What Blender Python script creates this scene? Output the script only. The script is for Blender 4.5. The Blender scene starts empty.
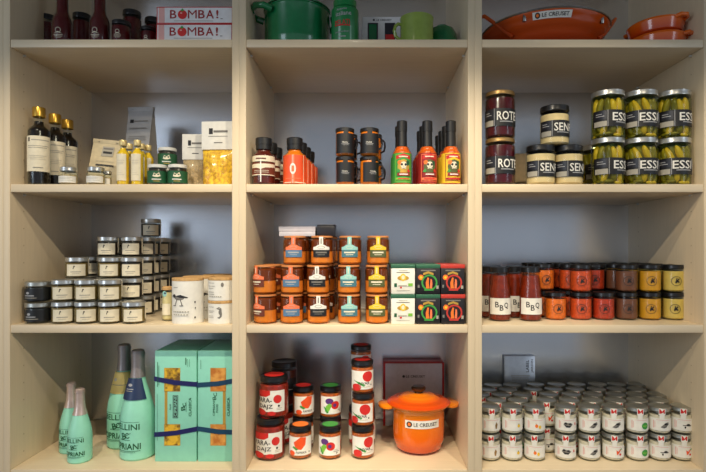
import bpy, bmesh, math, random
from mathutils import Vector, Matrix
random.seed(7)
SC = bpy.context.scene
COL = SC.collection
PI = math.pi

# ------------------------------------------------------------------ camera, world, light
S, D, ZC, PX0, PY0 = .0027, 1.40, 1.35, 369.5, 248.5      # metres per pixel on the shelf-front plane (y = 0)
cam = bpy.data.cameras.new('camera'); cam.sensor_width = 36; cam.lens = (D / S) / 706 * 36
cam.shift_x = -(PX0 - 353) / 706; cam.shift_y = (PY0 - 236) / 706; cam.clip_start = .05
camo = bpy.data.objects.new('camera', cam); COL.objects.link(camo)
camo.location = (0, -D, ZC); camo.rotation_euler = (PI / 2, 0, 0); SC.camera = camo

w = bpy.data.worlds.new('room_ambient'); SC.world = w; w.use_nodes = True
w.node_tree.nodes['Background'].inputs[0].default_value = (.79, .885, 1.0, 1)
w.node_tree.nodes['Background'].inputs[1].default_value = .31

def lamp(name, kind, loc, target, power, col, **kw):
    l = bpy.data.lights.new(name, kind); l.energy = power; l.color = col
    for k, v in kw.items(): setattr(l, k, v)
    o = bpy.data.objects.new(name, l); COL.objects.link(o); o.location = loc
    o.rotation_euler = (Vector(target) - Vector(loc)).to_track_quat('-Z', 'Y').to_euler()
    return o
WARM = (1.0, .87, .66)
SPOTS = [(-.78, -1.15, -.70, 52), (-.08, -1.15, -.05, 50), (.62, -1.15, .62, 56),
         (.75, -1.75, -.62, 78), (-.75, -1.75, .55, 66), (.05, -1.75, .0, 34)]
for x, y, tx, p in SPOTS:
    lamp('track_spot_light', 'SPOT', (x, y, ZC + 1.40), (tx, .0, ZC - (.54 if y > -1.5 else .36)), p, WARM,
         spot_size=math.radians(50 if y > -1.5 else 38), spot_blend=.5, shadow_soft_size=.018)
for wx, wy, tx, p, sz in ((-2.9, -3.0, .1, 22, 1.1), (3.0, -2.6, .6, 8, .6)):      # glazing of the shop front behind the viewer
    lamp('shop_window_daylight', 'AREA', (wx, wy, 1.75), (tx, 0, 1.35), p, (.74, .86, 1.0), shape='RECTANGLE', size=sz, size_y=1.9)
SC.view_settings.view_transform = 'Standard'; SC.view_settings.look = 'None'
SC.view_settings.gamma = 1; SC.view_settings.use_curve_mapping = False
SC.view_settings.exposure = 0.22

# ------------------------------------------------------------------ materials
MATS = {}
def lin(c):
    return tuple((v / 255 / 12.92) if v / 255 <= .04045 else ((v / 255 + .055) / 1.055) ** 2.4 for v in c) + (1,)
def mk(name, rgb, rough=.5, metal=0., coat=0., var=.06, scale=60., bump=0., stretch=(1, 1, 1), spec=.5, rgb2=None, contrast=None):
    m = bpy.data.materials.new(name); m.use_nodes = True; nt = m.node_tree; N = nt.nodes; L = nt.links
    b = N['Principled BSDF']
    b.inputs['Roughness'].default_value = rough; b.inputs['Metallic'].default_value = metal
    b.inputs['Coat Weight'].default_value = coat; b.inputs['Coat Roughness'].default_value = .06
    b.inputs['Specular IOR Level'].default_value = spec
    tc = N.new('ShaderNodeTexCoord'); mp = N.new('ShaderNodeMapping'); mp.inputs['Scale'].default_value = stretch
    L.new(tc.outputs['Object'], mp.inputs[0])
    no = N.new('ShaderNodeTexNoise'); no.inputs['Scale'].default_value = scale; no.inputs['Detail'].default_value = 3
    L.new(mp.outputs[0], no.inputs['Vector'])
    r = N.new('ShaderNodeValToRGB'); c = lin(rgb)
    lo = contrast[0] if contrast else .3; hi = contrast[1] if contrast else .7
    r.color_ramp.elements[0].position = lo; r.color_ramp.elements[1].position = hi
    if rgb2: r.color_ramp.elements[0].color = lin(rgb2); r.color_ramp.elements[1].color = c
    else:
        r.color_ramp.elements[0].color = tuple(v * (1 - var) for v in c[:3]) + (1,)
        r.color_ramp.elements[1].color = tuple(min(1, v * (1 + var)) for v in c[:3]) + (1,)
    L.new(no.outputs['Fac'], r.inputs[0]); L.new(r.outputs[0], b.inputs['Base Color'])
    if bump:
        bp = N.new('ShaderNodeBump'); bp.inputs['Strength'].default_value = bump; bp.inputs['Distance'].default_value = .002
        L.new(no.outputs['Fac'], bp.inputs['Height']); L.new(bp.outputs[0], b.inputs['Normal'])
    MATS[name] = m; return m
def mkglass(name, rgb, rough=.03, ior=1.42, body=0.):
    m = bpy.data.materials.new(name); m.use_nodes = True; nt = m.node_tree; N = nt.nodes; L = nt.links
    N.remove(N['Principled BSDF']); out = N['Material Output']
    t = N.new('ShaderNodeBsdfTransparent'); t.inputs[0].default_value = lin(rgb)
    g = N.new('ShaderNodeBsdfGlossy'); g.inputs['Roughness'].default_value = rough
    f = N.new('ShaderNodeFresnel'); ge = N.new('ShaderNodeNewGeometry')     # thin wall: the same reflectance from both sides
    mr = N.new('ShaderNodeMapRange'); mr.inputs['To Min'].default_value = ior; mr.inputs['To Max'].default_value = 1 / ior
    L.new(ge.outputs['Backfacing'], mr.inputs[0]); L.new(mr.outputs[0], f.inputs[0])
    ns = N.new('ShaderNodeTexNoise'); ns.inputs['Scale'].default_value = 25
    bp = N.new('ShaderNodeBump'); bp.inputs['Strength'].default_value = .05; bp.inputs['Distance'].default_value = .002
    L.new(ns.outputs['Fac'], bp.inputs['Height']); L.new(bp.outputs[0], g.inputs['Normal'])
    mx = N.new('ShaderNodeMixShader'); L.new(f.outputs[0], mx.inputs[0]); L.new(t.outputs[0], mx.inputs[1]); L.new(g.outputs[0], mx.inputs[2])
    last = mx
    if body:
        d = N.new('ShaderNodeBsdfDiffuse'); d.inputs[0].default_value = lin(rgb)
        m2 = N.new('ShaderNodeMixShader'); m2.inputs[0].default_value = body
        L.new(mx.outputs[0], m2.inputs[1]); L.new(d.outputs[0], m2.inputs[2]); last = m2
    L.new(last.outputs[0], out.inputs[0]); MATS[name] = m; return m
def mkgrad(name, stops, axis='Z', rough=.18, coat=.6):
    """enamel whose glaze shades from one colour to another over the height of the piece (object space, metres)"""
    m = bpy.data.materials.new(name); m.use_nodes = True; nt = m.node_tree; N = nt.nodes; L = nt.links
    b = N['Principled BSDF']; b.inputs['Roughness'].default_value = rough; b.inputs['Coat Weight'].default_value = coat
    tc = N.new('ShaderNodeTexCoord'); sp = N.new('ShaderNodeSeparateXYZ'); L.new(tc.outputs['Object'], sp.inputs[0])
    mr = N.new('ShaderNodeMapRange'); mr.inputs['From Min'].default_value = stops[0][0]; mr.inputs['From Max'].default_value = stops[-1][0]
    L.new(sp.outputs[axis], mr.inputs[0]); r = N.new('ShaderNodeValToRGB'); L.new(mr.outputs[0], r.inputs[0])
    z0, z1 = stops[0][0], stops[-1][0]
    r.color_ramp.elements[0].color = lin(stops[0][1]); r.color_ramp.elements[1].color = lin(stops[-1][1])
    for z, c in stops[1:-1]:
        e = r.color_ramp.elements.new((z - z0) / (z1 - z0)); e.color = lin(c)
    L.new(r.outputs[0], b.inputs['Base Color']); MATS[name] = m; return m

mk('wood_upright', (221, 202, 170), .42, var=.03, scale=9, stretch=(14, 14, .8), coat=.05)
mk('wood_shelf', (223, 204, 172), .38, var=.035, scale=9, stretch=(.8, 14, 14), coat=.08)
mk('back_laminate', (226, 229, 236), .24, metal=.9, var=.02, scale=6, coat=.2)
mk('pin_hole', (182, 160, 126), .8)
mk('plaster', (205, 203, 198), .85, var=.03, scale=12)
mk('ceiling_paint', (150, 150, 150), .9, var=.03, scale=8)
mk('floor_boards', (128, 108, 88), .5, var=.15, scale=5, stretch=(1, 10, 1))
mkglass('clear_glass', (246, 250, 248)); mkglass('amber_glass', (248, 232, 208)); mkglass('olive_glass', (225, 232, 200))
mkglass('film', (244, 244, 244), .12, 1.35, .015)
for n, c, kw in [
    ('paper_white', (232, 229, 220), {}), ('paper_cream', (230, 220, 194), {}), ('paper_grey', (168, 168, 170), {}),
    ('kraft', (206, 190, 154), dict(var=.1)), ('ink', (28, 26, 28), {}), ('ink_grey', (120, 116, 110), {}), ('ink_soft', (170, 164, 150), {}),
    ('black_paper', (22, 22, 24), dict(rough=.45)), ('navy', (30, 48, 84), dict(rough=.4)), ('red', (206, 38, 34), {}), ('dark_red', (150, 26, 26), {}),
    ('orange', (240, 120, 40), {}), ('orange_red', (233, 84, 36), dict(rough=.4)), ('brown_ink', (110, 48, 28), {}), ('coral', (243, 122, 76), {}),
    ('steel_blue', (84, 122, 156), {}), ('teal_light', (150, 204, 196), {}), ('teal_dark', (70, 120, 132), {}), ('yellow', (236, 196, 44), {}),
    ('olive_dark', (86, 92, 48), {}), ('green', (60, 150, 62), {}), ('label_green', (22, 84, 50), {}), ('lime', (120, 186, 60), {}), ('purple', (92, 48, 122), {}),
    ('gold_print', (200, 160, 70), dict(metal=.4)), ('mint', (150, 220, 194), dict(rough=.38, var=.03)), ('mint_box', (142, 214, 190), dict(rough=.45, var=.03)), ('mint_box_dark', (60, 130, 108), {}),
    ('pink_print', (226, 168, 160), {}), ('cork', (200, 158, 102), dict(var=.2, scale=180, bump=.3, rough=.8)),
    ('box_white', (226, 224, 224), dict(rough=.4)), ('box_grey', (200, 198, 206), dict(rough=.4)), ('card_gloss', (214, 220, 230), dict(rough=.3, metal=.6)), ('box_red', (190, 34, 34), dict(rough=.4)), ('box_dark', (34, 34, 42), dict(rough=.35)),
    ('reflection_beige', (196, 172, 132), dict(var=.1)),
    ('cap_gold', (206, 164, 70), dict(metal=.85, rough=.3)), ('cap_cream', (222, 200, 140), dict(metal=.3, rough=.35)), ('foil_rose', (206, 184, 174), dict(metal=.5, rough=.32, bump=.1, scale=120)),
    ('foil_grey', (158, 148, 146), dict(metal=.5, rough=.35, bump=.1, scale=120)),
    ('lid_silver', (206, 206, 202), dict(metal=.85, rough=.28)), ('lid_pewter', (180, 180, 172), dict(metal=.85, rough=.34)), ('lid_white', (214, 214, 208), dict(rough=.35, coat=.3)),
    ('lid_black', (20, 20, 22), dict(rough=.32, coat=.2)), ('plastic_black', (24, 24, 26), dict(rough=.45)), ('lid_gold', (170, 136, 84), dict(metal=.7, rough=.35)),
    ('lid_terracotta', (196, 126, 70), dict(rough=.5)), ('lid_dark_red', (70, 14, 14), dict(rough=.3, coat=.3)),
    ('steel', (170, 168, 164), dict(metal=1., rough=.25)), ('knob_metal', (90, 74, 60), dict(metal=.9, rough=.28)),
    ('oil_dark', (20, 12, 10), dict(rough=.2)), ('oil_gold', (250, 200, 40), dict(rough=.25, var=.12)), ('grain_beige', (190, 166, 122), dict(var=.3, scale=220, bump=.6)),
    ('pasta_yellow', (252, 206, 24), dict(rgb2=(206, 150, 10), scale=110, bump=.9, contrast=(.38, .6))), ('cake_yellow', (226, 178, 44), dict(rgb2=(110, 78, 22), scale=70, contrast=(.36, .6), bump=.5)),
    ('cake_orange', (226, 162, 78), dict(rgb2=(190, 112, 40), scale=50, contrast=(.36, .6), bump=.5)),
    ('spread_dark', (44, 32, 22), dict(rough=.3)), ('spread_olive', (120, 96, 40), dict(var=.25)), ('spread_black', (36, 36, 38), dict(rough=.3)),
    ('ketchup_dark', (84, 10, 14), dict(rough=.25, var=.15)), ('sauce_maroon', (88, 24, 16), dict(rough=.3, var=.2)), ('sauce_orange', (236, 124, 20), dict(rough=.3, var=.15)),
    ('sauce_chili', (226, 96, 22), dict(rough=.3, var=.25, scale=200)), ('curd', (228, 150, 66), dict(rough=.35, var=.08)), ('dark_glass_brown', (112, 58, 26), dict(rough=.25, var=.15)), ('tomato', (150, 36, 16), dict(rough=.3, var=.35, scale=120)),
    ('pepper_relish', (190, 92, 30), dict(rough=.3, var=.35, scale=130)), ('beet', (74, 3, 14), dict(rough=.25, var=.3)), ('mustard_cream', (236, 206, 150), dict(var=.08)),
    ('brine', (128, 118, 34), dict(rough=.3, var=.2)), ('gherkin', (170, 150, 40), dict(rgb2=(104, 96, 20), rough=.35, scale=40, bump=.3)), ('gherkin_yellow', (232, 190, 54), dict(rough=.35, var=.15, scale=40)),
    ('bbq', (128, 36, 8), dict(rough=.28, var=.3, scale=140)), ('c_orange', (228, 108, 20), dict(var=.25, scale=160)), ('c_redorange', (206, 72, 18), dict(var=.3, scale=160)),
    ('c_red', (182, 50, 14), dict(var=.3, scale=160)), ('c_brown', (116, 66, 40), dict(var=.15)), ('c_mustard', (222, 156, 24), dict(var=.12)), ('c_pale', (220, 188, 92), dict(var=.1)),
    ('salt_white', (228, 214, 190), dict(var=.12, scale=150)), ('enamel_green', (16, 118, 68), dict(rough=.2, coat=.6)), ('enamel_lime', (142, 164, 74), dict(rough=.22, coat=.5)),
    ('tin_green', (18, 124, 62), dict(rough=.28, coat=.4)), ('tin_white', (228, 226, 214), dict(rough=.4)), ('tin_black', (34, 32, 36), dict(rough=.35)), ('tin_lid_green', (60, 110, 84), dict(rough=.35, metal=.3)),
    ('tin_lid_red', (196, 60, 50), dict(rough=.35)), ('ribbon', (34, 34, 92), dict(rough=.35)), ('ribbon_teal', (30, 66, 96), dict(rough=.35)), ('cream_soap', (226, 206, 150), dict(rough=.4)),
    ('tag_gold', (206, 184, 110), {})]:
    mk(n, c, **{**dict(rough=.55), **kw})
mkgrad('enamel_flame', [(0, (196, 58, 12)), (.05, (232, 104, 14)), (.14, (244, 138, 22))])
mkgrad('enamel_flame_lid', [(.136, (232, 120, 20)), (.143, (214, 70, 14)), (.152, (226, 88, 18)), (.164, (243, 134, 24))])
mkgrad('enamel_wok', [(0, (150, 36, 10)), (.04, (190, 66, 14)), (.1, (206, 84, 18))], rough=.25, coat=.4)
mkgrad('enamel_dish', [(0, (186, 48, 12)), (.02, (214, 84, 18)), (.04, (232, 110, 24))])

# ------------------------------------------------------------------ mesh helpers
def R(x0, z0, x1, z1): return ('P', [(x0, z0), (x1, z0), (x1, z1), (x0, z1)])
def E(cx, cz, rx, rz, n=16): return ('P', [(cx + rx * math.cos(2 * PI * i / n), cz + rz * math.sin(2 * PI * i / n)) for i in range(n)])
def Pg(*pts): return ('P', list(pts))
def T(s, cx, cz, wd, ht, rot=0): return ('T', s, cx, cz, wd, ht, rot)
def Ring(cx, cz, r, t, n=24): return ('G', cx, cz, r, t, n)
TXT = {}
def text_mesh(s):
    if s not in TXT:
        cu = bpy.data.curves.new('t', 'FONT'); cu.body = s; cu.size = 1; cu.resolution_u = 2; cu.offset = 0 if 'M' in s else .012
        o = bpy.data.objects.new('t', cu); COL.objects.link(o)
        dg = bpy.context.evaluated_depsgraph_get(); me = o.evaluated_get(dg).to_mesh()
        vs = [(v.co.x, v.co.y) for v in me.vertices]; fs = [tuple(p.vertices) for p in me.polygons]
        xs = [v[0] for v in vs]; ys = [v[1] for v in vs]; a, b, c, d = min(xs), max(xs), min(ys), max(ys)
        TXT[s] = ([((x - (a + b) / 2) / (b - a), (y - (c + d) / 2) / (d - c)) for x, y in vs], fs)
        o.evaluated_get(dg).to_mesh_clear(); bpy.data.objects.remove(o); bpy.data.curves.remove(cu)
    return TXT[s]
def cyl(r, rfun=None):
    def f(u, z, off):
        a = u / r; rr = (rfun(z) if rfun else r) + off
        return (rr * math.sin(a), -rr * math.cos(a), z)
    f.step = r * .16; return f
def flat(y, x0=0):
    def f(u, z, off): return (x0 + u, y - off, z)
    f.step = None; return f
class MB:
    def __init__(s): s.v = []; s.f = []; s.m = []; s.mats = []
    def mi(s, m):
        if m not in s.mats: s.mats.append(m)
        return s.mats.index(m)
    def add(s, vs, fs, m):
        k = len(s.v); s.v += [tuple(v) for v in vs]; i = s.mi(m)
        for f in fs: s.f.append(tuple(k + j for j in f)); s.m.append(i)
        return s
    def lathe(s, prof, m, seg=28, cx=0, cy=0, cz=0, squash=1):
        vs = []; fs = []; idx = []
        for r, z in prof:
            if r <= 1e-6: idx.append([len(vs)]); vs.append((cx, cy, cz + z))
            else:
                idx.append(list(range(len(vs), len(vs) + seg)))
                for i in range(seg):
                    a = 2 * PI * i / seg; vs.append((cx + r * math.cos(a), cy + r * math.sin(a) * squash, cz + z))
        for A, B in zip(idx, idx[1:]):
            for i in range(seg):
                j = (i + 1) % seg
                if len(A) == 1 and len(B) == 1: continue
                if len(A) == 1: fs.append((A[0], B[j], B[i]))
                elif len(B) == 1: fs.append((A[i], A[j], B[0]))
                else: fs.append((A[i], A[j], B[j], B[i]))
        return s.add(vs, fs, m)
    def box(s, a, b, m, bev=0.):
        (x0, y0, z0), (x1, y1, z1) = a, b
        if not bev:
            vs = [(x, y, z) for z in (z0, z1) for y in (y0, y1) for x in (x0, x1)]
            return s.add(vs, [(0, 2, 3, 1), (4, 5, 7, 6), (0, 1, 5, 4), (2, 6, 7, 3), (0, 4, 6, 2), (1, 3, 7, 5)], m)
        bm = bmesh.new(); bmesh.ops.create_cube(bm, size=1)
        for v in bm.verts: v.co = Vector(((x0 + x1) / 2 + v.co.x * (x1 - x0), (y0 + y1) / 2 + v.co.y * (y1 - y0), (z0 + z1) / 2 + v.co.z * (z1 - z0)))
        bmesh.ops.bevel(bm, geom=bm.edges[:], offset=bev, segments=2, affect='EDGES', profile=.5)
        bm.verts.index_update(); s.add([v.co for v in bm.verts], [[v.index for v in f.verts] for f in bm.faces], m); bm.free(); return s
    def tube(s, pts, r, m, seg=8, closed=False):
        pts = [Vector(p) for p in pts]; n = len(pts); vs = []; fs = []; up = Vector((0, .3, 1)).normalized()
        for i, p in enumerate(pts):
            a = pts[(i - 1) % n] if closed or i else p; b = pts[(i + 1) % n] if closed or i < n - 1 else p
            t = (b - a).normalized(); q = t.cross(up)
            if q.length < 1e-3: q = t.cross(Vector((1, 0, 0)))
            q.normalize(); k = q.cross(t); rr = r[i] if isinstance(r, (list, tuple)) else r
            for j in range(seg):
                an = 2 * PI * j / seg; vs.append(p + q * math.cos(an) * rr + k * math.sin(an) * rr)
        for i in range(n if closed else n - 1):
            for j in range(seg):
                a = i * seg + j; b = i * seg + (j + 1) % seg; c = ((i + 1) % n) * seg + (j + 1) % seg; d = ((i + 1) % n) * seg + j
                fs.append((a, b, c, d))
        if not closed: fs += [tuple(range(seg))[::-1], tuple(range((n - 1) * seg, n * seg))]
        return s.add(vs, fs, m)
    def blob(s, c, rad, m, rot=None, u=10, v=7):
        vs = []; fs = []
        for i in range(v + 1):
            th = PI * i / v
            for j in range(u):
                ph = 2 * PI * j / u; p = Vector((rad[0] * math.sin(th) * math.cos(ph), rad[1] * math.sin(th) * math.sin(ph), rad[2] * math.cos(th)))
                if rot: p = rot @ p
                vs.append(Vector(c) + p)
        for i in range(v):
            for j in range(u): fs.append((i * u + j, i * u + (j + 1) % u, (i + 1) * u + (j + 1) % u, (i + 1) * u + j))
        return s.add(vs, fs, m)
    def prints(s, shapes, mapf, base=.0004, lay=.00014):
        """flat print: each shape is laid on the surface described by mapf, later ones on top"""
        for k, (sh, m) in enumerate(shapes):
            if sh[0] == 'T':
                vs, fs = text_mesh(sh[1]); _, _, cx, cz, wd, ht, rot = sh
                if rot: ca, sa = math.cos(rot), math.sin(rot); vs = [(cx + x * wd * ca - y * ht * sa, cz + x * wd * sa + y * ht * ca) for x, y in vs]
                else: vs = [(cx + x * wd, cz + y * ht) for x, y in vs]
            elif sh[0] == 'G':
                _, cx, cz, r, t, n = sh; vs = []; fs = []
                for i in range(n):
                    a = 2 * PI * i / n; vs += [(cx + r * math.cos(a), cz + r * math.sin(a)), (cx + (r - t) * math.cos(a), cz + (r - t) * math.sin(a))]
                for i in range(n): j = (i + 1) % n; fs.append((2 * i, 2 * j, 2 * j + 1, 2 * i + 1))
            else: vs = sh[1]; fs = [tuple(range(len(vs)))]
            off = base + lay * k
            if mapf.step:
                bm = bmesh.new(); bv = [bm.verts.new((x, 0, z)) for x, z in vs]
                for f in fs:
                    try: bm.faces.new([bv[i] for i in f])
                    except ValueError: pass
                bmesh.ops.triangulate(bm, faces=[f for f in bm.faces if len(f.verts) > 4])
                xs = [v[0] for v in vs]; st = mapf.step; i0 = math.ceil(min(xs) / st); i1 = math.floor(max(xs) / st)
                for i in range(i0, i1 + 1):
                    bmesh.ops.bisect_plane(bm, geom=bm.verts[:] + bm.edges[:] + bm.faces[:], plane_co=(i * st, 0, 0), plane_no=(1, 0, 0), dist=1e-6)
                bm.verts.index_update(); s.add([mapf(v.co.x, v.co.z, off) for v in bm.verts], [[v.index for v in f.verts] for f in bm.faces], m); bm.free()
            else: s.add([mapf(x, z, off) for x, z in vs], fs, m)
        return s
    def mesh(s, name, sharp=.62):
        me = bpy.data.meshes.new(name); me.from_pydata(s.v, [], s.f); me.update()
        for m in s.mats: me.materials.append(MATS[m])
        for p, i in zip(me.polygons, s.m): p.material_index = i; p.use_smooth = True
        bm = bmesh.new(); bm.from_mesh(me); bmesh.ops.recalc_face_normals(bm, faces=bm.faces) if False else None; bm.free()
        me.set_sharp_from_angle(angle=sharp); return me

def obj(name, me, parent=None, loc=None):
    if isinstance(me, MB): me = me.mesh(name)
    o = bpy.data.objects.new(name, me); COL.objects.link(o)
    if parent: o.parent = parent
    if loc: o.location = loc
    return o
ALL = {}
def thing(name, label, cat, loc=(0, 0, 0), rot=(0, 0, 0), group=None):
    o = bpy.data.objects.new(name, None); o.empty_display_size = .02; COL.objects.link(o); o.location = loc
    o.rotation_euler = rot if isinstance(rot, (tuple, list)) else (0, 0, rot)
    o['label'] = label; o['category'] = cat
    if group: o['group'] = group
    return o
class Proto:
    """a kind of product: name, category and its parts [(part name, mesh, [(sub-part name, mesh)])]; put() makes one individual of it"""
    def __init__(s, name, cat): s.name, s.cat, s.parts = name, cat, []
    def part(s, name, mb, *subs):
        s.parts.append((name, mb.mesh(name) if isinstance(mb, MB) else mb, [(n, b.mesh(n) if isinstance(b, MB) else b) for n, b in subs])); return s
    def put(s, loc, rot, label, group=None):
        t = thing(s.name, label, s.cat, loc, rot, group)
        for n, me, subs in s.parts:
            p = obj(n, me, t)
            for sn, sm in subs: obj(sn, sm, p)
        return t
def struct(name, mb):
    o = obj(name, mb); o['kind'] = 'structure'; return o
def X(px, y): return (px - PX0) * S * (D + y) / D
def Zp(py, y): return ZC + (PY0 - py) * S * (D + y) / D
SH = [Zp(39.2, 0), Zp(184, 0), Zp(325, 0), Zp(470, 0)]
def face(x, y, k=1.): return math.atan2(-x, D + y) * k          # customers have turned many labels towards the middle of the shelves
def jit(a=6): return math.radians(random.uniform(-a, a))
ORD = ['first', 'second', 'third', 'fourth', 'fifth', 'sixth', 'seventh', 'eighth', 'ninth']

# ------------------------------------------------------------------ the room and the bookcases
DEP = .411; TOPZ = SH[0] + .40
struct('wall_back', MB().box((-3, DEP + .012, 0), (3, DEP + .11, 2.85), 'plaster'))
struct('floor', MB().box((-3, -4, -.06), (3, DEP + .11, 0), 'floor_boards'))
struct('ceiling', MB().box((-3, -4, 2.85), (3, DEP + .11, 2.92), 'ceiling_paint'))
PT = 7 * S
def panel_mesh():
    return MB().box((0, 0, 0), (PT, DEP + .005, TOPZ), 'wood_upright', .0012).mesh('side_panel')
def holes_mesh(x, n):
    mb = MB()
    for y in (.055, .34):
        for k in range(34):
            z = .35 + k * .048; c = [(x, y + .002 * math.cos(a * PI / 4), z + .002 * math.sin(a * PI / 4)) for a in range(8)]
            mb.add(c, [tuple(range(8)) if n > 0 else tuple(range(8))[::-1]], 'pin_hole')
    return mb.mesh('pin_holes')
PANEL = panel_mesh(); HOLE_L = holes_mesh(PT + .0006, 1); HOLE_R = holes_mesh(-.0006, -1)
BW = 236 * S
IW = BW - 2 * PT
SHELF = MB().box((PT + .0004, .0015, 0), (BW - PT - .0004, DEP - .001, 8 * S), 'wood_shelf', .0012).mesh('shelf')
BACK = MB().box((PT, DEP - .0005, .08), (BW - PT, DEP + .006, TOPZ), 'back_laminate').mesh('back_panel')
PLINTH = MB().box((PT, .03, 0), (BW - PT, .048, .08), 'wood_shelf').mesh('plinth')
PIN = MB().lathe([(0, 0), (.003, 0), (.003, .006), (0, .006)], 'lid_white', 10).mesh('shelf_pin')
def bookcase(px_left, label):
    t = thing('bookcase', label, 'bookcase', (X(px_left, 0), 0, 0), 0, 'pale wood bookcases side by side')
    l = obj('side_panel', PANEL, t); h = obj('pin_holes', HOLE_L, l); h['kind'] = 'stuff'
    r = obj('side_panel', PANEL, t, (BW - PT, 0, 0)); h = obj('pin_holes', HOLE_R, r); h['kind'] = 'stuff'
    for z in [TOPZ] + SH + [SH[3] - .375, .08 + 8 * S]:
        obj('shelf', SHELF, t, (0, 0, z - 8 * S))
        if z in SH:
            for xx, ry in ((PT, PI / 2), (BW - PT, -PI / 2)):
                for yy in (.055, .34):
                    p = obj('shelf_pin', PIN, t, (xx, yy, z - 8 * S - .0034)); p.rotation_euler = (0, ry, 0)
    obj('back_panel', BACK, t); obj('plinth', PLINTH, t)
    return t
bookcase(239 - 472, 'pale wood bookcase showing only its edge at the far left')
bookcase(3, 'pale wood bookcase holding the mint bottles and cork-lidded canisters')
bookcase(239, 'pale wood bookcase holding the orange lidded pot and hot sauces')
bookcase(475, 'pale wood bookcase holding the pickles, barbecue sauces and wok')
# track with its spot lamps on the ceiling (out of frame, carries the lights above)
for yy in (-1.15, -1.75):
    t = thing('spotlight_track', 'black ceiling track carrying spot lamps, %s row' % ('near' if yy > -1.5 else 'far'), 'lighting', (0, yy, 2.82))
    obj('rail', MB().box((-1.1, -.018, .0), (1.1, .018, .03), 'plastic_black'), t)
    for sx, sy, _, _ in SPOTS:
        if abs(sy - yy) < .01: obj('lamp_stem', MB().lathe([(0, -.02), (.008, -.02), (.008, 0), (0, 0)], 'plastic_black', 10, sx), t)

# ------------------------------------------------------------------ generic jars and bottles
def smooth_prof(pts, n=5):
    """profile with cosine eased joints between given (r, z) points"""
    out = [pts[0]]
    for (r0, z0), (r1, z1) in zip(pts, pts[1:]):
        if abs(r1 - r0) > .002 and abs(z1 - z0) > .003:
            for i in range(1, n + 1):
                t = i / n; out.append((r0 + (r1 - r0) * (.5 - .5 * math.cos(PI * t)), z0 + (z1 - z0) * t))
        else: out.append((r1, z1))
    return out
def lid_mb(r, z0, z1, m, m_top=None, seg=28):
    h = z1 - z0; e = min(.0018, h * .25)
    mb = MB().lathe([(r * .93, z0), (r, z0 + .0006), (r + .0004, z0 + e), (r, z0 + 2 * e), (r, z1 - e), (r - e * .7, z1 - e * .25), (r - e * 1.4, z1)], m, seg)
    mb.lathe([(r - e * 1.4, z1), (r - e * 2.2, z1 - .0008), (0, z1 - .0008)], m_top or m, seg)
    return mb
def jar(name, cat, r, h, lidh, lidr, content, prints, glass='clear_glass', lid='lid_black', fill=.93, shoulder=.008, neck=None, lid_top=None, sticker=None, label_r=None, seg=28):
    p = Proto(name, cat); rn = neck or lidr * .95; zt = h - lidh; zs = zt - shoulder
    e = .005
    prof = smooth_prof([(0, .0005), (r - e, .0), (r - .001, e * .5), (r, e), (r, zs), (rn, zt - .002), (rn, h - .002)])
    p.part('glass', MB().lathe(prof, glass, seg))
    i = .0016; zf = zt * fill
    cp = [(0, .003), (r - e - i, .003), (r - i, e + .002)]
    if zf > zs: cp += [(r - i, zs - .001), (r - i - (r - rn) * min(1, (zf - zs) / max(shoulder, .001)), zf), (0, zf)]
    else: cp += [(r - i, zf), (0, zf)]
    p.part('contents', MB().lathe(cp, content, seg))
    lm = lid_mb(lidr, zt, h, lid, lid_top, seg)
    if sticker:
        st = MB(); n = 20
        st.add([(lidr * .72 * math.cos(2 * PI * k / n), lidr * .72 * math.sin(2 * PI * k / n), h + .0002) for k in range(n)], [tuple(range(n))], sticker)
        tail = MB()
        p.part('lid', lm, ('sticker', st))
    else: p.part('lid', lm)
    if prints:
        p.part('label', MB().prints(prints, cyl(label_r or r)))
    return p
def bottle(name, cat, prof, content, cprof, cap_prof, cap, prints, r, glass='clear_glass', rfun=None, seg=24, capname='cap'):
    p = Proto(name, cat)
    p.part('glass', MB().lathe(smooth_prof(prof), glass, seg))
    if cprof: p.part('contents', MB().lathe(smooth_prof(cprof), content, seg))
    p.part(capname, MB().lathe(cap_prof, cap, seg))
    if prints: p.part('label', MB().prints(prints, cyl(r, rfun)))
    return p
def lines(x0, x1, zs, m, t=.0008):
    return [(R(x0 + (k % 3) * .001, z - t / 2, x1 - (k * 7 % 4) * .0015, z + t / 2), m) for k, z in enumerate(zs)]

# ================================================================== LEFT BOOKCASE
# ---- top shelf: dark ketchup bottles, jars, two long cartons
def crest(z, k=1., m='paper_cream'):
    return [(Ring(0, z + .008 * k, .0075 * k, .0012), m), (Pg((-.012 * k, z - .002), (0, z + .004), (.012 * k, z - .002), (0, z + .001)), m),
            (R(-.0125 * k, z - .006 * k, .0125 * k, z - .0045 * k), m), (R(-.010 * k, z - .010 * k, .011 * k, z - .0088 * k), m), (R(-.007 * k, z - .0135 * k, .008 * k, z - .0125 * k), m)]
kr = .0272
KET = bottle('sauce_bottle', 'bottle', [(0, 0), (kr - .004, 0), (kr, .004), (kr, .072), (.0165, .108), (.0155, .165), (.0155, .172)], 'ketchup_dark',
             [(0, .003), (kr - .005, .003), (kr - .002, .006), (kr - .002, .071), (.0145, .108), (.0138, .160), (0, .16)],
             [(.0165, .165), (.018, .167), (.018, .186), (.0165, .188), (0, .188)], 'lid_black', crest(.036), kr)
KJ1 = jar('sauce_jar', 'jar', .0265, .138, .016, .0252, 'ketchup_dark', None, shoulder=.012)
KJ2 = jar('sauce_jar', 'jar', .0255, .072, .012, .025, 'ketchup_dark', crest(.03, .8), shoulder=.006)
KJ3 = jar('sauce_jar', 'jar', .0225, .063, .010, .0235, 'ketchup_dark', crest(.026, .6), shoulder=.005)
z = SH[0]
KET.put((X(62.5, .07), .07, z), .1, 'tall dark red sauce bottle left of its twin on the top shelf', 'dark red sauces on the top shelf')
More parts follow.
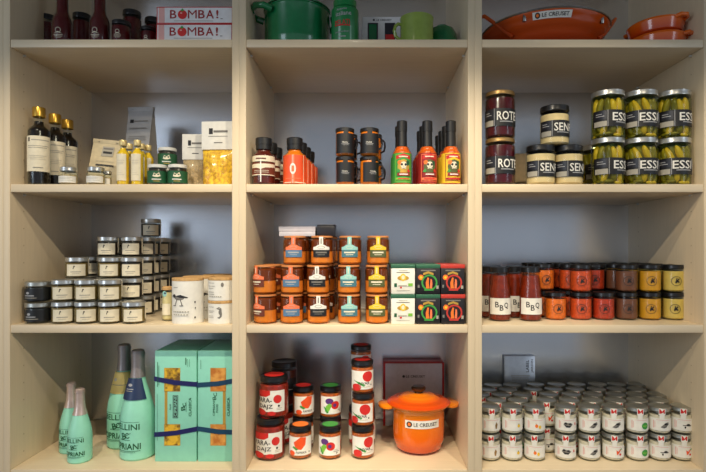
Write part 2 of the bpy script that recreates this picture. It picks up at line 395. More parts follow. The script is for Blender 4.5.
KET.put((X(100, .07), .07, z), -.05, 'tall dark red sauce bottle right of its twin on the top shelf', 'dark red sauces on the top shelf')
KJ1.put((X(48, .17), .17, z), 0, 'dark red jar behind the leftmost tall sauce bottle', 'dark red sauces on the top shelf')
KJ1.put((X(82, .16), .16, z), 0, 'dark red jar standing between the two tall sauce bottles', 'dark red sauces on the top shelf')
KJ2.put((X(121.5, .06), .06, z), 0, 'short dark jar with pale crest right of the tall sauce bottles', 'dark red sauces on the top shelf')
KJ1.put((X(132, .14), .14, z), 0, 'dark red jar standing behind the short crested jar', 'dark red sauces on the top shelf')
KJ3.put((X(149, .08), .08, z), 0, 'smallest dark jar beside the white cartons', 'dark red sauces on the top shelf')
KJ1.put((X(153.5, .19), .19, z), 0, 'dark red jar behind the smallest jar and white cartons', 'dark red sauces on the top shelf')
bw = .207
bh = .0465
def bomba():
    p = Proto('carton', 'box'); y0 = -.05
    p.part('box', MB().box((-bw / 2, y0, 0), (bw / 2, .05, bh), 'box_red', .0008))
    pr = [(R(-bw / 2 + .003, .0028, bw / 2 - .002, bh - .0028), 'box_white'), (R(-bw / 2 + .006, .0028, -bw / 2 + .022, bh - .0028), 'pink_print')]
    for s_, cx, wd in (('B', -.058, .018), ('M', -.006, .024), ('B', .019, .018), ('A', .042, .021), ('!', .062, .006)):
        pr.append((T(s_, cx, bh * .55, wd, .023), 'dark_red'))
    pr += [(E(-.033, bh * .53, .0125, .0125), 'red'), (Pg((-.038, bh * .53 + .011), (-.033, bh * .53 + .008), (-.028, bh * .53 + .011), (-.033, bh * .53 + .017)), 'green'),
           (E(-.036, bh * .53 + .004, .003, .002), 'pink_print'), (R(-.055, .0065, .05, .0078), 'ink_soft'), (R(.071, .012, .077, .014), 'ink_grey')]
    p.part('printed_face', MB().prints(pr, flat(y0)))
    return p
BO = bomba(); bx = X(232, 0) - bw / 2 - .0025
BO.put((bx, .062, z), 0, 'red-edged white carton lettered BOMBA!, the lower of two', 'stacked white cartons')
BO.put((bx + .001, .062, z + bh + .0004), 0, 'red-edged white carton lettered BOMBA!, the upper of two', 'stacked white cartons')

# ---- second shelf: vinegar bottles, oils, bags, small jars
z = SH[1]; r = .0285
def wine_lbl(r_, z0, z1, hw):
    c = (z0 + z1) / 2; h = z1 - z0
    return [(R(-hw, z0, hw, z1), 'paper_cream'), (R(-hw * .72, z1 - h * .16, -hw * .58, z1 - h * .05), 'ink'), (R(-hw * .45, z1 - h * .13, hw * .8, z1 - h * .1), 'ink_soft')] + \
        lines(-hw * .75, hw * .75, [z1 - h * .28, z1 - h * .33], 'ink_grey', .001) + lines(-hw * .6, hw * .6, [c - h * .06, c - h * .11, c - h * .16], 'ink_soft', .0007) + [(R(-hw * .3, z0 + h * .1, hw * .35, z0 + h * .115), 'ink_grey')]
VIN = bottle('vinegar_bottle', 'bottle', [(0, 0), (r - .004, 0), (r, .004), (r, .152), (.0125, .176), (.012, .205)], 'oil_dark',
             [(0, .003), (r - .005, .003), (r - .002, .006), (r - .002, .151), (.0115, .174), (.011, .180), (0, .180)],
             [(.0155, .192), (.0165, .193), (.0165, .217), (.0155, .219), (0, .219)], 'cap_gold', wine_lbl(r, .038, .136, .036), r)
for k, (px, y) in enumerate(((39, .05), (55, .122), (67.5, .19))):
    VIN.put((X(px, y), y, z), face(X(px, y), y, .8), ['nearest dark vinegar bottle with gold cap, left of the oils', 'middle dark vinegar bottle of the gold-capped row', 'farthest dark vinegar bottle of the gold-capped row'][k], 'gold-capped vinegar bottles')
SJ = jar('spice_jar', 'jar', .0235, .05, .012, .0215, 'grain_beige', [(R(-.03, .006, .03, .024), 'paper_white')] + lines(-.018, .02, [.012, .016, .02], 'ink_soft'), lid='lid_silver', fill=.75, shoulder=.006)
SJ.put((X(68.5, .035), .035, z), .1, 'small clear spice jar in front of the vinegar bottles', 'small spice jars')
SJ.put((X(96, .035), .035, z), 0, 'small clear spice jar in front of the kraft bag', 'small spice jars')
SJ2 = jar('spice_jar', 'jar', .0115, .044, .010, .0108, 'grain_beige', [(R(-.012, .006, .012, .022), 'paper_white')], lid='lid_silver', fill=.75, shoulder=.004)
SJ2.put((X(107.5, .06), .06, z), 0, 'tiny spice jar between clear jar and yellow oil bottles', 'small spice jars')
r = .0168
OIL = bottle('oil_bottle', 'bottle', [(0, 0), (r - .003, 0), (r, .003), (r, .088), (.0075, .108), (.0075, .118)], 'oil_gold',
             [(0, .003), (r - .004, .003), (r - .0015, .005), (r - .0015, .087), (.0066, .106), (0, .106)],
             [(.0092, .112), (.0098, .113), (.0098, .126), (.009, .128), (0, .128)], 'cap_cream',
             [(R(-.015, .014, .015, .088), 'paper_cream')] + lines(-.010, .010, [.03, .035, .06, .064, .07], 'ink_soft', .0006), r)
for k, (px, y) in enumerate(((123.2, .05), (137.5, .05), (129.3, .098), (141.5, .098), (148.2, .12))):
    OIL.put((X(px, y), y, z), .0, ['front yellow oil bottle nearest the kraft bag', 'front yellow oil bottle nearest the green jars', 'yellow oil bottle behind and between the front pair',
                                   'yellow oil bottle behind the right front one', 'yellow oil bottle farthest right, behind the green jars'][k], 'slim yellow oil bottles')
def paper_bag(wd, dp, h, m, fold, prints, side=None):
    p = Proto('paper_bag', 'bag'); mb = MB(); n = 7
    vs = []; fs = []
    for i in range(n + 1):
        t = i / n; zz = h * t; d = dp * (1 - max(0, (t - .35) / .65) ** 1.4 * .93); ww = wd * (1 - .05 * math.sin(PI * t))
        for (sx, sy) in ((-1, -1), (0, -1.08), (1, -1), (.86 if t < .98 else 1, 0), (1, 1), (0, 1.05), (-1, 1), (-.86 if t < .98 else -1, 0)):
            vs.append((sx * ww / 2, sy * d / 2, zz))
    for i in range(n):
        for j in range(8): a = i * 8 + j; b = i * 8 + (j + 1) % 8; fs.append((a, b, b + 8, a + 8))
    fs += [tuple(range(8))[::-1], tuple(range(n * 8, n * 8 + 8))]
    mb.add(vs, fs, m); p.part('bag', mb)
    def fr(u, zz, off):
        t = zz / h; d = dp * (1 - max(0, (t - .35) / .65) ** 1.4 * .93); return (u, -d / 2 * 1.08 - off - .0012, zz)
    fr.step = None
    if prints: p.part('label', MB().prints(prints, fr))
    if fold: p.part('fold_clip', MB().box((-wd / 2 - .001, -.006, h - .012), (wd / 2 + .001, .006, h + .002), m, .001), ('rivets', MB().lathe([(0, 0), (.003, 0), (0, .001)], 'ink_grey', 8, -wd * .3, -.0075, h - .006).lathe([(0, 0), (.003, 0), (0, .001)], 'ink_grey', 8, wd * .3, -.0075, h - .006)))
    return p
GB = paper_bag(.083, .06, .276, 'paper_grey', True, [(R(-.03, .225, -.018, .236), 'ink'), (R(-.016, .229, .03, .232), 'ink_grey')] + lines(-.03, .03, [.205, .208, .180, .174, .168, .12, .114, .1], 'ink_grey', .0014))
GB.put((X(141.5, .26), .26, z), math.radians(-6), 'tall grey paper bag standing behind the yellow oil bottles')
KB = paper_bag(.088, .05, .148, 'kraft', True, [(R(-.012, .098, .022, .128), 'ink_soft'), (R(-.008, .106, .018, .113), 'ink'), (R(-.009, .119, .019, .124), 'ink_grey')] + lines(-.024, .03, [.082], 'ink_soft', .001) + lines(-.022, .03, [.07], 'ink', .004))
KB.put((X(105, .17), .17, z + .0045), (0, math.radians(5), math.radians(4)), 'cream kraft bag leaning behind the small spice jars')
r = .0262
GJ = jar('pesto_jar', 'jar', r, .058, .010, .0255, 'spread_dark', [(R(-.04, .006, .04, .039), 'label_green'), (Pg((-.010, .024), (-.006, .034), (0, .030), (.007, .035), (.011, .025), (.004, .022), (-.004, .022)), 'paper_cream'),
         (E(-.004, .029, .003, .002), 'label_green'), (E(.005, .029, .0026, .002), 'label_green'), (R(-.012, .0145, .012, .017), 'paper_white'), (R(-.008, .010, .008, .0115), 'gold_print')], lid='lid_white', shoulder=.006)
for px, y, zz, lb in ((157.5, .045, 0, 'green-labelled pesto jar at front, left of its twin'), (177.7, .045, 0, 'green-labelled pesto jar at front, right of its twin'),
                      (167.5, .105, 0, 'green-labelled pesto jar hidden behind the front pair'), (167.5, .105, .0584, 'green-labelled pesto jar raised on top of another')):
    GJ.put((X(px, y), y, z + zz), face(X(px, y), y, .7), lb, 'green-labelled pesto jars')
def pouch(wd, h, t, header, content, logo):
    p = Proto('food_pouch', 'bag'); hz = h - header
    nx, nz = 8, 8; vs = []; fs = []
    for s_ in (-1, 1):
        for i in range(nz + 1):
            for j in range(nx + 1):
                u = j / nx * 2 - 1; v = i / nz
                b = (1 - u ** 4) * (1 - v ** 5) * (.75 + .25 * math.sin(9 * u + 7 * v)) if i else (1 - u ** 4) * .8
                vs.append((u * wd / 2 * (1 - .03 * math.sin(PI * v)), s_ * t / 2 * b, v * hz))
    m = (nx + 1) * (nz + 1)
    for s_ in (0, 1):
        for i in range(nz):
            for j in range(nx):
                a = s_ * m + i * (nx + 1) + j; q = (a, a + 1, a + nx + 2, a + nx + 1); fs.append(q if not s_ else q[::-1])
    fs += [tuple(j for j in range(nx + 1))[::-1] + tuple(m + j for j in range(nx + 1))]
    p.part('contents', MB().add([(x * .97, y * .93, zz * .95 + .001) for x, y, zz in vs], fs, content)); p.part('wrapper', MB().add(vs, fs, 'film'))
    lo = [(R(-wd * .28, hz + header * .52, -wd * .16, hz + header * .74), 'ink'), (R(-wd * .14, hz + header * .58, wd * .3, hz + header * .66), 'ink_grey')] + \
        lines(-wd * .3, wd * .3, [hz + header * .44], 'ink_grey', .0014) + lines(-wd * .12, wd * .14, [hz + header * .2], 'ink', .002)
    p.part('header_card', MB().box((-wd / 2 - .001, -.004, hz - .004), (wd / 2 + .001, .004, h), 'paper_white', .001), ('printed_text', MB().prints(lo, flat(-.004))))
    return p
pouch(.072, .158, .04, .07, 'grain_beige', 0).put((X(195.5, .11), .11, z), math.radians(3), 'clear pouch of beige grains under a white header card', 'pouches with white header cards')
pouch(.092, .182, .045, .075, 'pasta_yellow', 0).put((X(218.5, .055), .055, z), math.radians(-3), 'clear pouch of yellow pasta under a white header card', 'pouches with white header cards')

# ---- third shelf: stacked preserve jars and canisters
z = SH[2]; r = .0308; h = .0603
def preserve(content, strip, lblmat='paper_cream', ink='ink', dark=False):
    a = [(R(-.026, .007, .026, .040), lblmat)]
    if dark: a += [(E(-.006, .029, .004, .003), 'paper_grey'), (R(-.016, .018, .008, .020), 'paper_grey'), (R(-.016, .013, .012, .0145), 'ink_grey')]
    else: a += [(Pg((-.008, .027), (-.006, .036), (-.0035, .036), (-.002, .033), (-.005, .032), (-.006, .027)), ink), (R(-.014, .018, .013, .0195), 'ink_grey'), (R(-.010, .013, .009, .014), 'ink_soft')]
    if strip: a.append((R(.036, .012, .043, .056), 'paper_cream'))
    return jar('preserve_jar', 'jar', r, h, .013, .0306, content, a, lid='lid_silver' if not dark else 'lid_pewter', shoulder=.005, seg=24)
PJ = preserve('spread_olive', True); PJ2 = preserve('spread_dark', True)
PD = preserve('spread_black', False, 'spread_black', dark=True)
COLS = [(63.6, .042, 2), (86.6, .042, 2), (110.2, .042, 2), (134, .042, 1),
        (77, .106, 3), (109.6, .106, 3), (132, .112, 3), (85, .172, 2), (108, .171, 4), (132, .176, 4),
        (92.5, .237, 3), (122.5, .239, 4), (145, .239, 4), (129, .303, 4), (151, .303, 5), (138, .368, 4), (160.5, .369, 4)]
pos = ['leftmost', 'second', 'third', 'fourth', 'fifth']
ROWN = {}
for k, (px, y, n) in enumerate(COLS):
    row = 0 if y < .06 else 1 if y < .14 else 2 if y < .2 else 3 if y < .27 else 4 if y < .35 else 5
    c = ROWN.get(row, 0); ROWN[row] = c + 1
    for l in range(n):
        pr = PJ if row < 2 and not (px > 120 and row) else PJ2
        rt = face(X(px, y), y, .85) + (jit(4) if row == 0 else jit(8))
        PJ.name = 'preserve_jar'
        pr.put((X(px, y), y, z + l * (h + .0003)), rt, 'cream-labelled preserve jar, %s row back, %s stack from left, level %s from shelf' % (
            ['front', 'second', 'third', 'fourth', 'fifth', 'rear'][row], pos[c], ['one', 'two', 'three', 'four', 'five'][l]), 'cream-labelled preserve jars')
rd = .0335
PDK = jar('preserve_jar', 'jar', rd, .0575, .013, .0332, 'spread_black', [(R(-.03, .008, .03, .038), 'black_paper'), (E(-.008, .027, .005, .0035), 'paper_grey'), (R(-.018, .0185, .010, .021), 'paper_grey'), (R(-.018, .013, .016, .0145), 'ink_soft')], lid='lid_pewter', shoulder=.005)
PDK.put((X(38.6, .045), .045, z), .05, 'black-labelled jar at far left, lower of two', 'black-labelled preserve jars')
PDK.put((X(38.6, .045), .045, z + .0578), -.05, 'black-labelled jar at far left, upper of two', 'black-labelled preserve jars')
BIRD = [('E', 0, 0, .0115, .0058), ('E', -.0115, .005, .0048, .0042)]
def bird(cx, cz, k=1., m='ink'):
    f = lambda pts: [(cx + x * k, cz + y * k) for x, y in pts]
    return [(E(cx, cz, .0135 * k, .0058 * k), 'ink_grey'), (Pg(*f([(-.010, .004), (.004, .007), (.022, .001), (.020, -.001), (.002, .000)])), m), (E(cx - .014 * k, cz + .004 * k, .005 * k, .0042 * k), m),
            (Pg(*f([(-.018, .005), (-.026, .0025), (-.018, .003)])), m), (Pg(*f([(-.006, -.004), (-.004, -.004), (-.010, -.018), (-.0115, -.018)])), m), (Pg(*f([(.003, -.004), (.005, -.004), (.009, -.018), (.0075, -.018)])), m),
            (Pg(*f([(-.017, -.018), (-.008, -.018), (-.009, -.0195), (-.017, -.0195)])), m), (Pg(*f([(.002, -.018), (.011, -.018), (.011, -.0195), (.002, -.0195)])), m)]
def seahorse(cx, cz, k=1.):
    pts = [(-.008, .012), (-.001, .016), (.005, .013), (.006, .007), (.003, .003), (.007, -.002), (.006, -.009), (.001, -.014), (-.004, -.013), (-.004, -.010), (0, -.010), (.002, -.006), (-.001, -.001), (-.002, .004), (0, .008), (-.003, .010)]
    return [(Pg(*[(cx + x * k, cz + y * k) for x, y in pts]), 'ink_grey'), (E(cx - .0005 * k, cz + .0125 * k, .001, .001), 'paper_white')]
def canister(r, h, art):
    p = Proto('canister', 'canister')
    p.part('tube', MB().lathe([(0, 0), (r - .001, 0), (r, .001), (r, h - .008), (r - .002, h - .008), (0, h - .008)], 'paper_white', 32))
    p.part('cork_lid', MB().lathe([(r - .001, h - .0078), (r + .0004, h - .007), (r + .0004, h - .001), (r - .0008, h), (0, h)], 'cork', 32))
    p.part('printed_art', MB().prints(art, cyl(r)))
    return p
txt = lambda zz, hw, m='ink_soft', n=7: [(R(-hw + 2 * hw * (i / n), zz - .0014, -hw + 2 * hw * ((i + .62) / n), zz + .0014), m) for i in range(n)]
C1 = canister(.0425, .125, [(R(-.026, .099, -.010, .1003), 'ink_grey')] + bird(-.006, .072, 1.15) + txt(.034, .024) + txt(.026, .022, 'ink_soft', 6) + [(E(.036, .060, .0018, .003), 'ink'), (E(.037, .044, .0016, .002), 'ink'), (E(.036, .018, .002, .003), 'ink')])
C2 = canister(.037, .0632, [(R(-.026, .046, -.004, .047), 'ink_grey')] + seahorse(.012, .030, 1.05) + lines(-.026, -.002, [.036, .032, .022, .018], 'ink_soft', .0012))
C3 = canister(.037, .0632, [(R(-.026, .048, -.002, .049), 'ink_grey'), (E(.02, .044, .004, .006), 'ink_grey')] + lines(-.026, .0, [.040, .034, .024, .018], 'ink_soft', .0014) + txt(.012, .02))
C1.put((X(188, .055), .055, z), math.radians(-6), 'tall white canister printed with a wading bird', 'cork-lidded white canisters')
C1.put((X(199, .158), .148, z), math.radians(35), 'tall white canister directly behind the wading bird one', 'cork-lidded white canisters')
C1.put((X(217, .245), .245, z), math.radians(10), 'tall white canister at the very back by the divider', 'cork-lidded white canisters')
C2.put((X(222, .05), .05, z), math.radians(-14), 'short white canister printed with a seahorse, lower of two', 'cork-lidded white canisters')
C3.put((X(222, .05), .05, z + .0635), math.radians(-14), 'short white canister stacked on the seahorse one', 'cork-lidded white canisters')
C1.put((X(229.5, .135 + .02), .155, z), math.radians(-30), 'tall white canister behind the two stacked short ones', 'cork-lidded white canisters')
SO = jar('cream_jar', 'jar', .0165, .098, .010, .0158, 'cream_soap', [(E(-.004, .078, .007, .008), 'teal_light'), (E(-.002, .080, .003, .003), 'navy'), (R(-.012, .018, .012, .05), 'paper_cream')], lid='cork', shoulder=.012, neck=.0135)
SO.put((X(168, .085), .085, z), 0, 'slim cream jar with blue tag beside the bird canister')
wr = Proto('gift_wrap', 'bag'); wr.part('film', MB().lathe([(.02, 0), (.021, .10), (.014, .128), (.004, .145), (.008, .158)], 'film', 10))
wr.put((X(195, .23), .23, z), 0, 'clear twisted film wrap behind the bird canister')

# ---- bottom shelf: mint bottles and gift boxes
z = SH[3]
def bellini(r, h, k, foil, foil_z, tag=None):
    p = Proto('mint_bottle', 'bottle')
    pr = [(0, 0), (r * .9, 0), (r, .006 * k)] + [(r * q, v * k) for q, v in ((1, .10), (.985, .115), (.94, .132), (.86, .15), (.75, .17), (.62, .19), (.50, .208), (.415, .226), (.37, .245), (.35, .27))] + [(r * .345, h - .006)]
    def rz(zz):
        for (a, za), (b, zb) in zip(pr[2:], pr[3:]):
            if za <= zz <= zb: return a + (b - a) * (zz - za) / max(1e-6, zb - za)
        return pr[-1][0]
    p.part('body', MB().lathe(pr, 'mint', 32))
    fz = [foil_z + (h - foil_z) * i / 8 for i in range(8)]
    fo = [(rz(fz[0]), fz[0])] + [(rz(q) + .0012, q) for q in fz] + [(rz(fz[-1]) + .0028, fz[-1] + .002), (rz(fz[-1]) + .0028, h - .016 * k), (rz(fz[-1]) + .0012, h - .014 * k), (rz(fz[-1]) + .0012, h - .003), (rz(fz[-1]) - .002, h), (0, h)]
    p.part('foil', MB().lathe(fo, foil, 24))
    q = r / .048
    ink = 'label_green'
    pt = [(T('BELLINI', 0, .097 * k, .082 * q, .0165 * k), ink), (R(-.04 * q, .1095 * k, .04 * q, .1105 * k), ink),
          (T('B', -.004 * q, .071 * k, .014 * q, .018 * k, .25), ink), (T('C', .007 * q, .073 * k, .012 * q, .016 * k, .25), ink), (R(-.018 * q, .060 * k, .016 * q, .0612 * k), ink), (Pg((-.016 * q, .062 * k), (-.015 * q, .062 * k), (.018 * q, .08 * k), (.017 * q, .081 * k)), ink),
          (T('CIPRIANI', 0, .043 * k, .088 * q, .0175 * k), ink), (R(-.043 * q, .0295 * k, .043 * q, .0308 * k), ink), (R(-.03 * q, .026 * k, .03 * q, .0268 * k), ink)]
    p.part('lettering', MB().prints(pt, cyl(r, rz)))
    if tag:
        z0, z1 = tag[1]; rt = rz(z1) + .003
        cone = lambda zz: rt + (z1 - zz) / (z1 - z0) * (r * .78 - rt) + .0015
        sh = [(Pg((-.040, z0), (.040, z0), (.034, z1), (-.034, z1)), tag[0])]
        if tag[0] == 'navy': sh += [(E(0, z1 - .018, .007, .004), 'paper_grey'), (R(-.011, z1 - .030, .011, z1 - .028), 'paper_grey'), (R(-.009, z1 - .035, .009, z1 - .0335), 'ink_soft')]
        else: sh += [(E(-.012, z1 - .022, .006, .005), 'ink_soft'), (R(-.022, z1 - .038, .02, z1 - .036), 'ink_grey')]
        p.part('neck_tag', MB().prints(sh, cyl(r * .6, cone)))
    return p
B1 = bellini(.048, .306, 1., 'foil_grey', .228, ('navy', (.170, .228)))
B1b = bellini(.048, .306, 1., 'foil_grey', .228, ('tag_gold', (.164, .226)))
B2 = bellini(.0315, .203, .665, 'foil_rose', .131)
B1.put((X(138, .10), .10, z), math.radians(-20), 'large mint bottle with navy neck tag', 'mint sparkling wine bottles')
B1b.put((X(124.3, .185), .185, z), math.radians(-4), 'large mint bottle with gold neck tag, behind the navy-tagged one', 'mint sparkling wine bottles')
B2.put((X(80, .066), .066, z), math.radians(-3), 'small mint bottle with rose foil neck, nearer of two', 'mint sparkling wine bottles')
B2.put((X(71.3, .135), .135, z), math.radians(-12), 'small mint bottle with rose foil neck, farther of two', 'mint sparkling wine bottles')
def cake_box(variant):
    p = Proto('gift_box', 'box'); wd, h, d = .1165, .311, .185; y0 = -d / 2
    p.part('box', MB().box((-wd / 2, y0, 0), (wd / 2, d / 2, h), 'mint_box', .0015))
    mc = 'cake_yellow' if variant == 0 else 'cake_orange'
    wx0, wx1 = (-.031, .012) if variant == 0 else (-.022, .020)
    gx = wx0 + .004 if variant == 0 else wx1 - .004
    for zz0, zz1 in ((.198, .262), (.046, .104)):
        w_ = MB().prints([(R(wx0 - .0012, zz0 - .0012, wx1 + .0012, zz1 + .0012), 'gold_print'), (R(wx0, zz0, wx1, zz1), mc)], flat(y0))
        p.part('cake_window', w_)
    pr = [(R(gx - .004, .104, gx + .004, .198), 'gold_print')]
    if variant == 0:
        pr += [(R(-.008, .122, .007, .186), 'ink'), (R(-.0065, .1235, .0055, .1845), 'mint_box'), (R(-.0055, .1245, .0045, .1835), 'ink'), (T('CIPRIANI', -.0005, .154, .054, .0075, PI / 2), 'mint_box'), (T('FOOD', -.0145, .154, .016, .004, PI / 2), 'ink'),
               (T('B', .021, .150, .012, .012, PI / 2 + .2), 'label_green'), (T('C', .025, .160, .010, .010, PI / 2 + .2), 'label_green'), (R(.030, .140, .0308, .168), 'label_green'), (T('CLASSICA', .041, .154, .052, .0075, PI / 2), 'label_green')]
        pr += [(R(-.051, .21, -.0495, .28), 'label_green'), (R(-.047, .215, -.046, .27), 'label_green'), (R(.028, .272, .030, .292), 'label_green'), (R(.033, .266, .0338, .288), 'label_green'), (R(.039, .266, .0398, .288), 'label_green'), (R(-.051, .06, -.0502, .19), 'label_green')]
    else:
        pr += [(T('B', -.012, .178, .010, .010, PI / 2 + .2), 'label_green'), (T('C', -.009, .188, .010, .010, PI / 2 + .2), 'label_green'), (T('CIPRIANI', -.013, .150, .042, .006, PI / 2), 'label_green'), (T('FOOD', -.004, .150, .024, .006, PI / 2), 'label_green'), (T('CLASSICA', .028, .154, .052, .0075, PI / 2), 'label_green'), (R(.048, .13, .0488, .18), 'label_green'), (R(-.05, .26, -.049, .285), 'label_green')]
    p.part('printed_text', MB().prints(pr, flat(y0)))
    rb = 'ribbon' if variant == 0 else 'ribbon_teal'
    for zl, zr in (((.233, .217), (.076, .092)) if variant == 0 else ((.215, .230), (.093, .082))):
        e = .0016; x, y = wd / 2 + e, d / 2 + e; cs = [(-x, -y, zl), (0, -y - .0006, (zl + zr) / 2 - .003), (x, -y, zr), (x, y, zr), (-x, y, zl)]
        vs = []; fs = []
        for q, (a, b, c) in enumerate(cs): vs += [(a, b, c - .0065), (a, b, c + .0065), (a * .985, b * .99, c + .0065), (a * .985, b * .99, c - .0065)]
        for q in range(5):
            i, j = q * 4, ((q + 1) % 5) * 4; fs += [(i, j, j + 1, i + 1), (i + 1, j + 1, j + 2, i + 2), (i + 3, i, j, j + 3)]
        p.part('ribbon', MB().add(vs, fs, rb))
    return p
cake_box(0).put((X(175.7, .05) - .002, .055 + .0925, z), 0, 'mint gift box with yellow cake windows, nearer the bottles', 'ribboned mint gift boxes')
cake_box(1).put((X(218.6, .05) - .0015, .055 + .0925, z), 0, 'mint gift box with orange cake windows, against the divider', 'ribboned mint gift boxes')

# ================================================================== MIDDLE BOOKCASE
# ---- top shelf: green cookware, can, mug
z = SH[0]
p = Proto('cocotte', 'pot'); yc = .13; rr = 33 * S * 1.07
p.part('body', MB().lathe(smooth_prof([(0, 0), (rr * .8, 0), (rr * .97, .012), (rr, .035), (rr, .120), (rr + .003, .125), (rr - .004, .128), (rr - .008, .12), (rr - .010, .012), (0, .01)]), 'enamel_green', 40))
for sx in (-1, 1):
    p.part('handle', MB().tube([(sx * (rr - .006), -.046, .106), (sx * (rr + .016), -.048, .112), (sx * (rr + .034), -.030, .116), (sx * (rr + .038), .0, .117), (sx * (rr + .034), .030, .116), (sx * (rr + .016), .048, .112), (sx * (rr - .006), .046, .106)], .0095, 'enamel_green', 10))
p.part('lid', MB().lathe([(rr + .002, .1285), (rr + .003, .131), (rr * .9, .140), (rr * .5, .150), (.02, .153), (0, .153)], 'enamel_green', 40), ('knob', MB().lathe([(.008, .152), (.008, .162), (.02, .168), (.02, .175), (0, .178)], 'steel', 20)))
p.put((X(297.5, yc), yc, z), math.radians(24), 'large green lidded enamel pot with loop handles')
rc = 13.6 * S * 1.04
can = Proto('food_can', 'can')
can.part('can', MB().lathe([(0, 0), (rc - .001, 0), (rc, .002), (rc, .096), (rc - .006, .102), (rc - .0075, .103), (0, .101)], 'tin_green', 32))
can.part('lid', MB().lathe([(rc - .009, .102), (rc - .006, .104), (rc - .006, .122), (rc - .010, .126), (0, .126)], 'tin_green', 28))
can.part('printed_label', MB().prints([(T('Antonio', -.008, .089, .030, .006, .12), 'paper_grey'), (T('italiane', -.003, .077, .044, .012, .10), 'paper_grey'), (T('PELATI', -.006, .052, .042, .014, .08), 'red'), (R(-.028, .0425, .016, .0455), 'red'),
         (T('pomodori', -.006, .026, .038, .006, .06), 'paper_grey'), (R(-.016, .012, .004, .0145), 'paper_grey')], cyl(rc)))
can.put((X(345, .05), .05, z), 0, 'green printed can beside the green pot')
gbx = Proto('gift_box', 'box'); gw, gh, gd = .118, .112, .05
gbx.part('box', MB().box((-gw / 2, -gd / 2, 0), (gw / 2, gd / 2, gh), 'box_white', .001))
def mug(k, m, r=.038, h=.08):
    q = MB().lathe([(0, 0), (r * .9, 0), (r, .006), (r, h * .7), (r * 1.03, h), (r * .97, h), (r * .93, h * .7), (r * .92, .008), (0, .007)], m, 36); return q
gbx.part('window_opening', MB().prints([(R(-.044, .008, -.014, .094), 'box_dark'), (R(.006, .008, .036, .094), 'box_dark')], flat(-gd / 2)), ('shown_mug', MB().prints([(R(-.040, .012, -.018, .090), 'enamel_green'), (R(.008, .010, .034, .060), 'red')], flat(-gd / 2 - .0003))))
gbx.part('printed_text', MB().prints([(T('LE CREUSET', .004, .1025, .044, .005), 'ink'), (E(-.026, .1025, .003, .003), 'ink')], flat(-gd / 2)))
gbx.put((X(382.5, .14), .14, z), 0, 'white window box showing a green mug inside')
mg = Proto('mug', 'mug'); mr = 16.4 * S * 1.045
mg.part('cup', mug(1, 'enamel_lime', mr, .081))
mg.part('handle', MB().tube([(-mr + .002, 0, .062), (-mr - .008, 0, .063), (-mr - .016, 0, .056), (-mr - .019, 0, .042), (-mr - .015, 0, .028), (-mr - .007, 0, .021), (-mr + .002, 0, .019)], .0048, 'enamel_lime', 10))
mg.put((X(416.7, .062), .062, z), math.radians(12), 'lime green glazed mug in front of the window box')
sb = Proto('ramekin', 'bowl'); q = 15.5 * S * 1.07
sb.part('bowl', MB().lathe([(q * .96, 0), (q, .003), (q, .045), (q * .95, .062), (q * .76, .078), (q * .4, .0855), (0, .087)], 'enamel_green', 32)); sb.part('base_ring', MB().lathe([(q * .34, .0855), (q * .36, .089), (q * .30, .0895), (q * .28, .0865)], 'enamel_green', 24))
sb.put((X(442, .128), .128, z), 0, 'dark green upturned bowl right of the lime mug')

# ---- second shelf: sauces, mug jars, hot sauces
z = SH[1]; r = .0315
def sq_bottle(name, content, prints, r=.0315):
    return bottle(name, 'bottle', [(0, 0), (r - .004, 0), (r, .004), (r, .080), (.0195, .098), (.0185, .108)], content,
                  [(0, .003), (r - .005, .003), (r - .002, .006), (r - .002, .079), (.0178, .096), (.0172, .1), (0, .1)],
                  [(.0205, .099), (.0215, .100), (.0215, .113), (.0225, .1135), (.0225, .130), (.0205, .1325), (0, .1325)], 'plastic_black', prints, r)
MA = sq_bottle('sauce_bottle', 'sauce_maroon', [(R(-.046, .064, .046, .080), 'paper_cream'), (R(-.046, .028, .046, .062), 'brown_ink'), (Pg((-.046, .048), (-.01, .046), (.0, .043), (.012, .047), (.046, .049), (.046, .058), (-.046, .057)), 'paper_cream'),
        (R(-.044, .026, .044, .0285), 'paper_cream'), (R(-.0016, .008, .0016, .075), 'paper_white'), (R(-.02, .0385, .022, .0395), 'paper_cream'), (R(-.02, .034, .022, .035), 'paper_cream'), (R(-.014, .0705, .014, .0735), 'brown_ink')])
OR = sq_bottle('sauce_bottle', 'sauce_orange', [(R(-.048, .004, .048, .082), 'orange_red'), (R(-.030, .0055, .048, .0075), 'paper_cream'), (R(-.0045, .004, .0045, .082), 'coral'), (R(-.0012, .004, .0012, .082), 'pink_print'), (E(0, .044, .0085, .015), 'paper_white'), (R(-.0035, .036, .0035, .052), 'coral'), (R(-.022, .0165, .022, .0185), 'coral'), (R(.030, .004, .0315, .082), 'paper_cream')])
for k, y in enumerate((.045, .115, .185)):
    MA.put((X(263.8, .045) + k * .003, y, z), jit(5), '%s maroon sauce bottle with cream bands, by the left panel' % ['front', 'middle', 'rear'][k], 'maroon sauce bottles')
for k, y in enumerate((.045, .113, .181, .249)):
    OR.put((X(294.7, .045) + k * .004, y, z), math.radians(-2) + jit(3), '%s orange-labelled sauce bottle of the row with black caps' % ['front', 'second', 'third', 'rear'][k], 'orange-labelled sauce bottles')
r = .0262
def mugjar(lbl):
    p = jar('mug_jar', 'jar', r, .0785, .010, .0262, 'sauce_orange', lbl, shoulder=.004, fill=.98)
    p.part('handle', MB().tube([(r - .001, -.0, .058), (r + .007, -.0, .059), (r + .012, -.0, .052), (r + .013, -.0, .040), (r + .010, -.0, .028), (r - .001, -.0, .024)], .003, 'box_dark', 8))
    return p
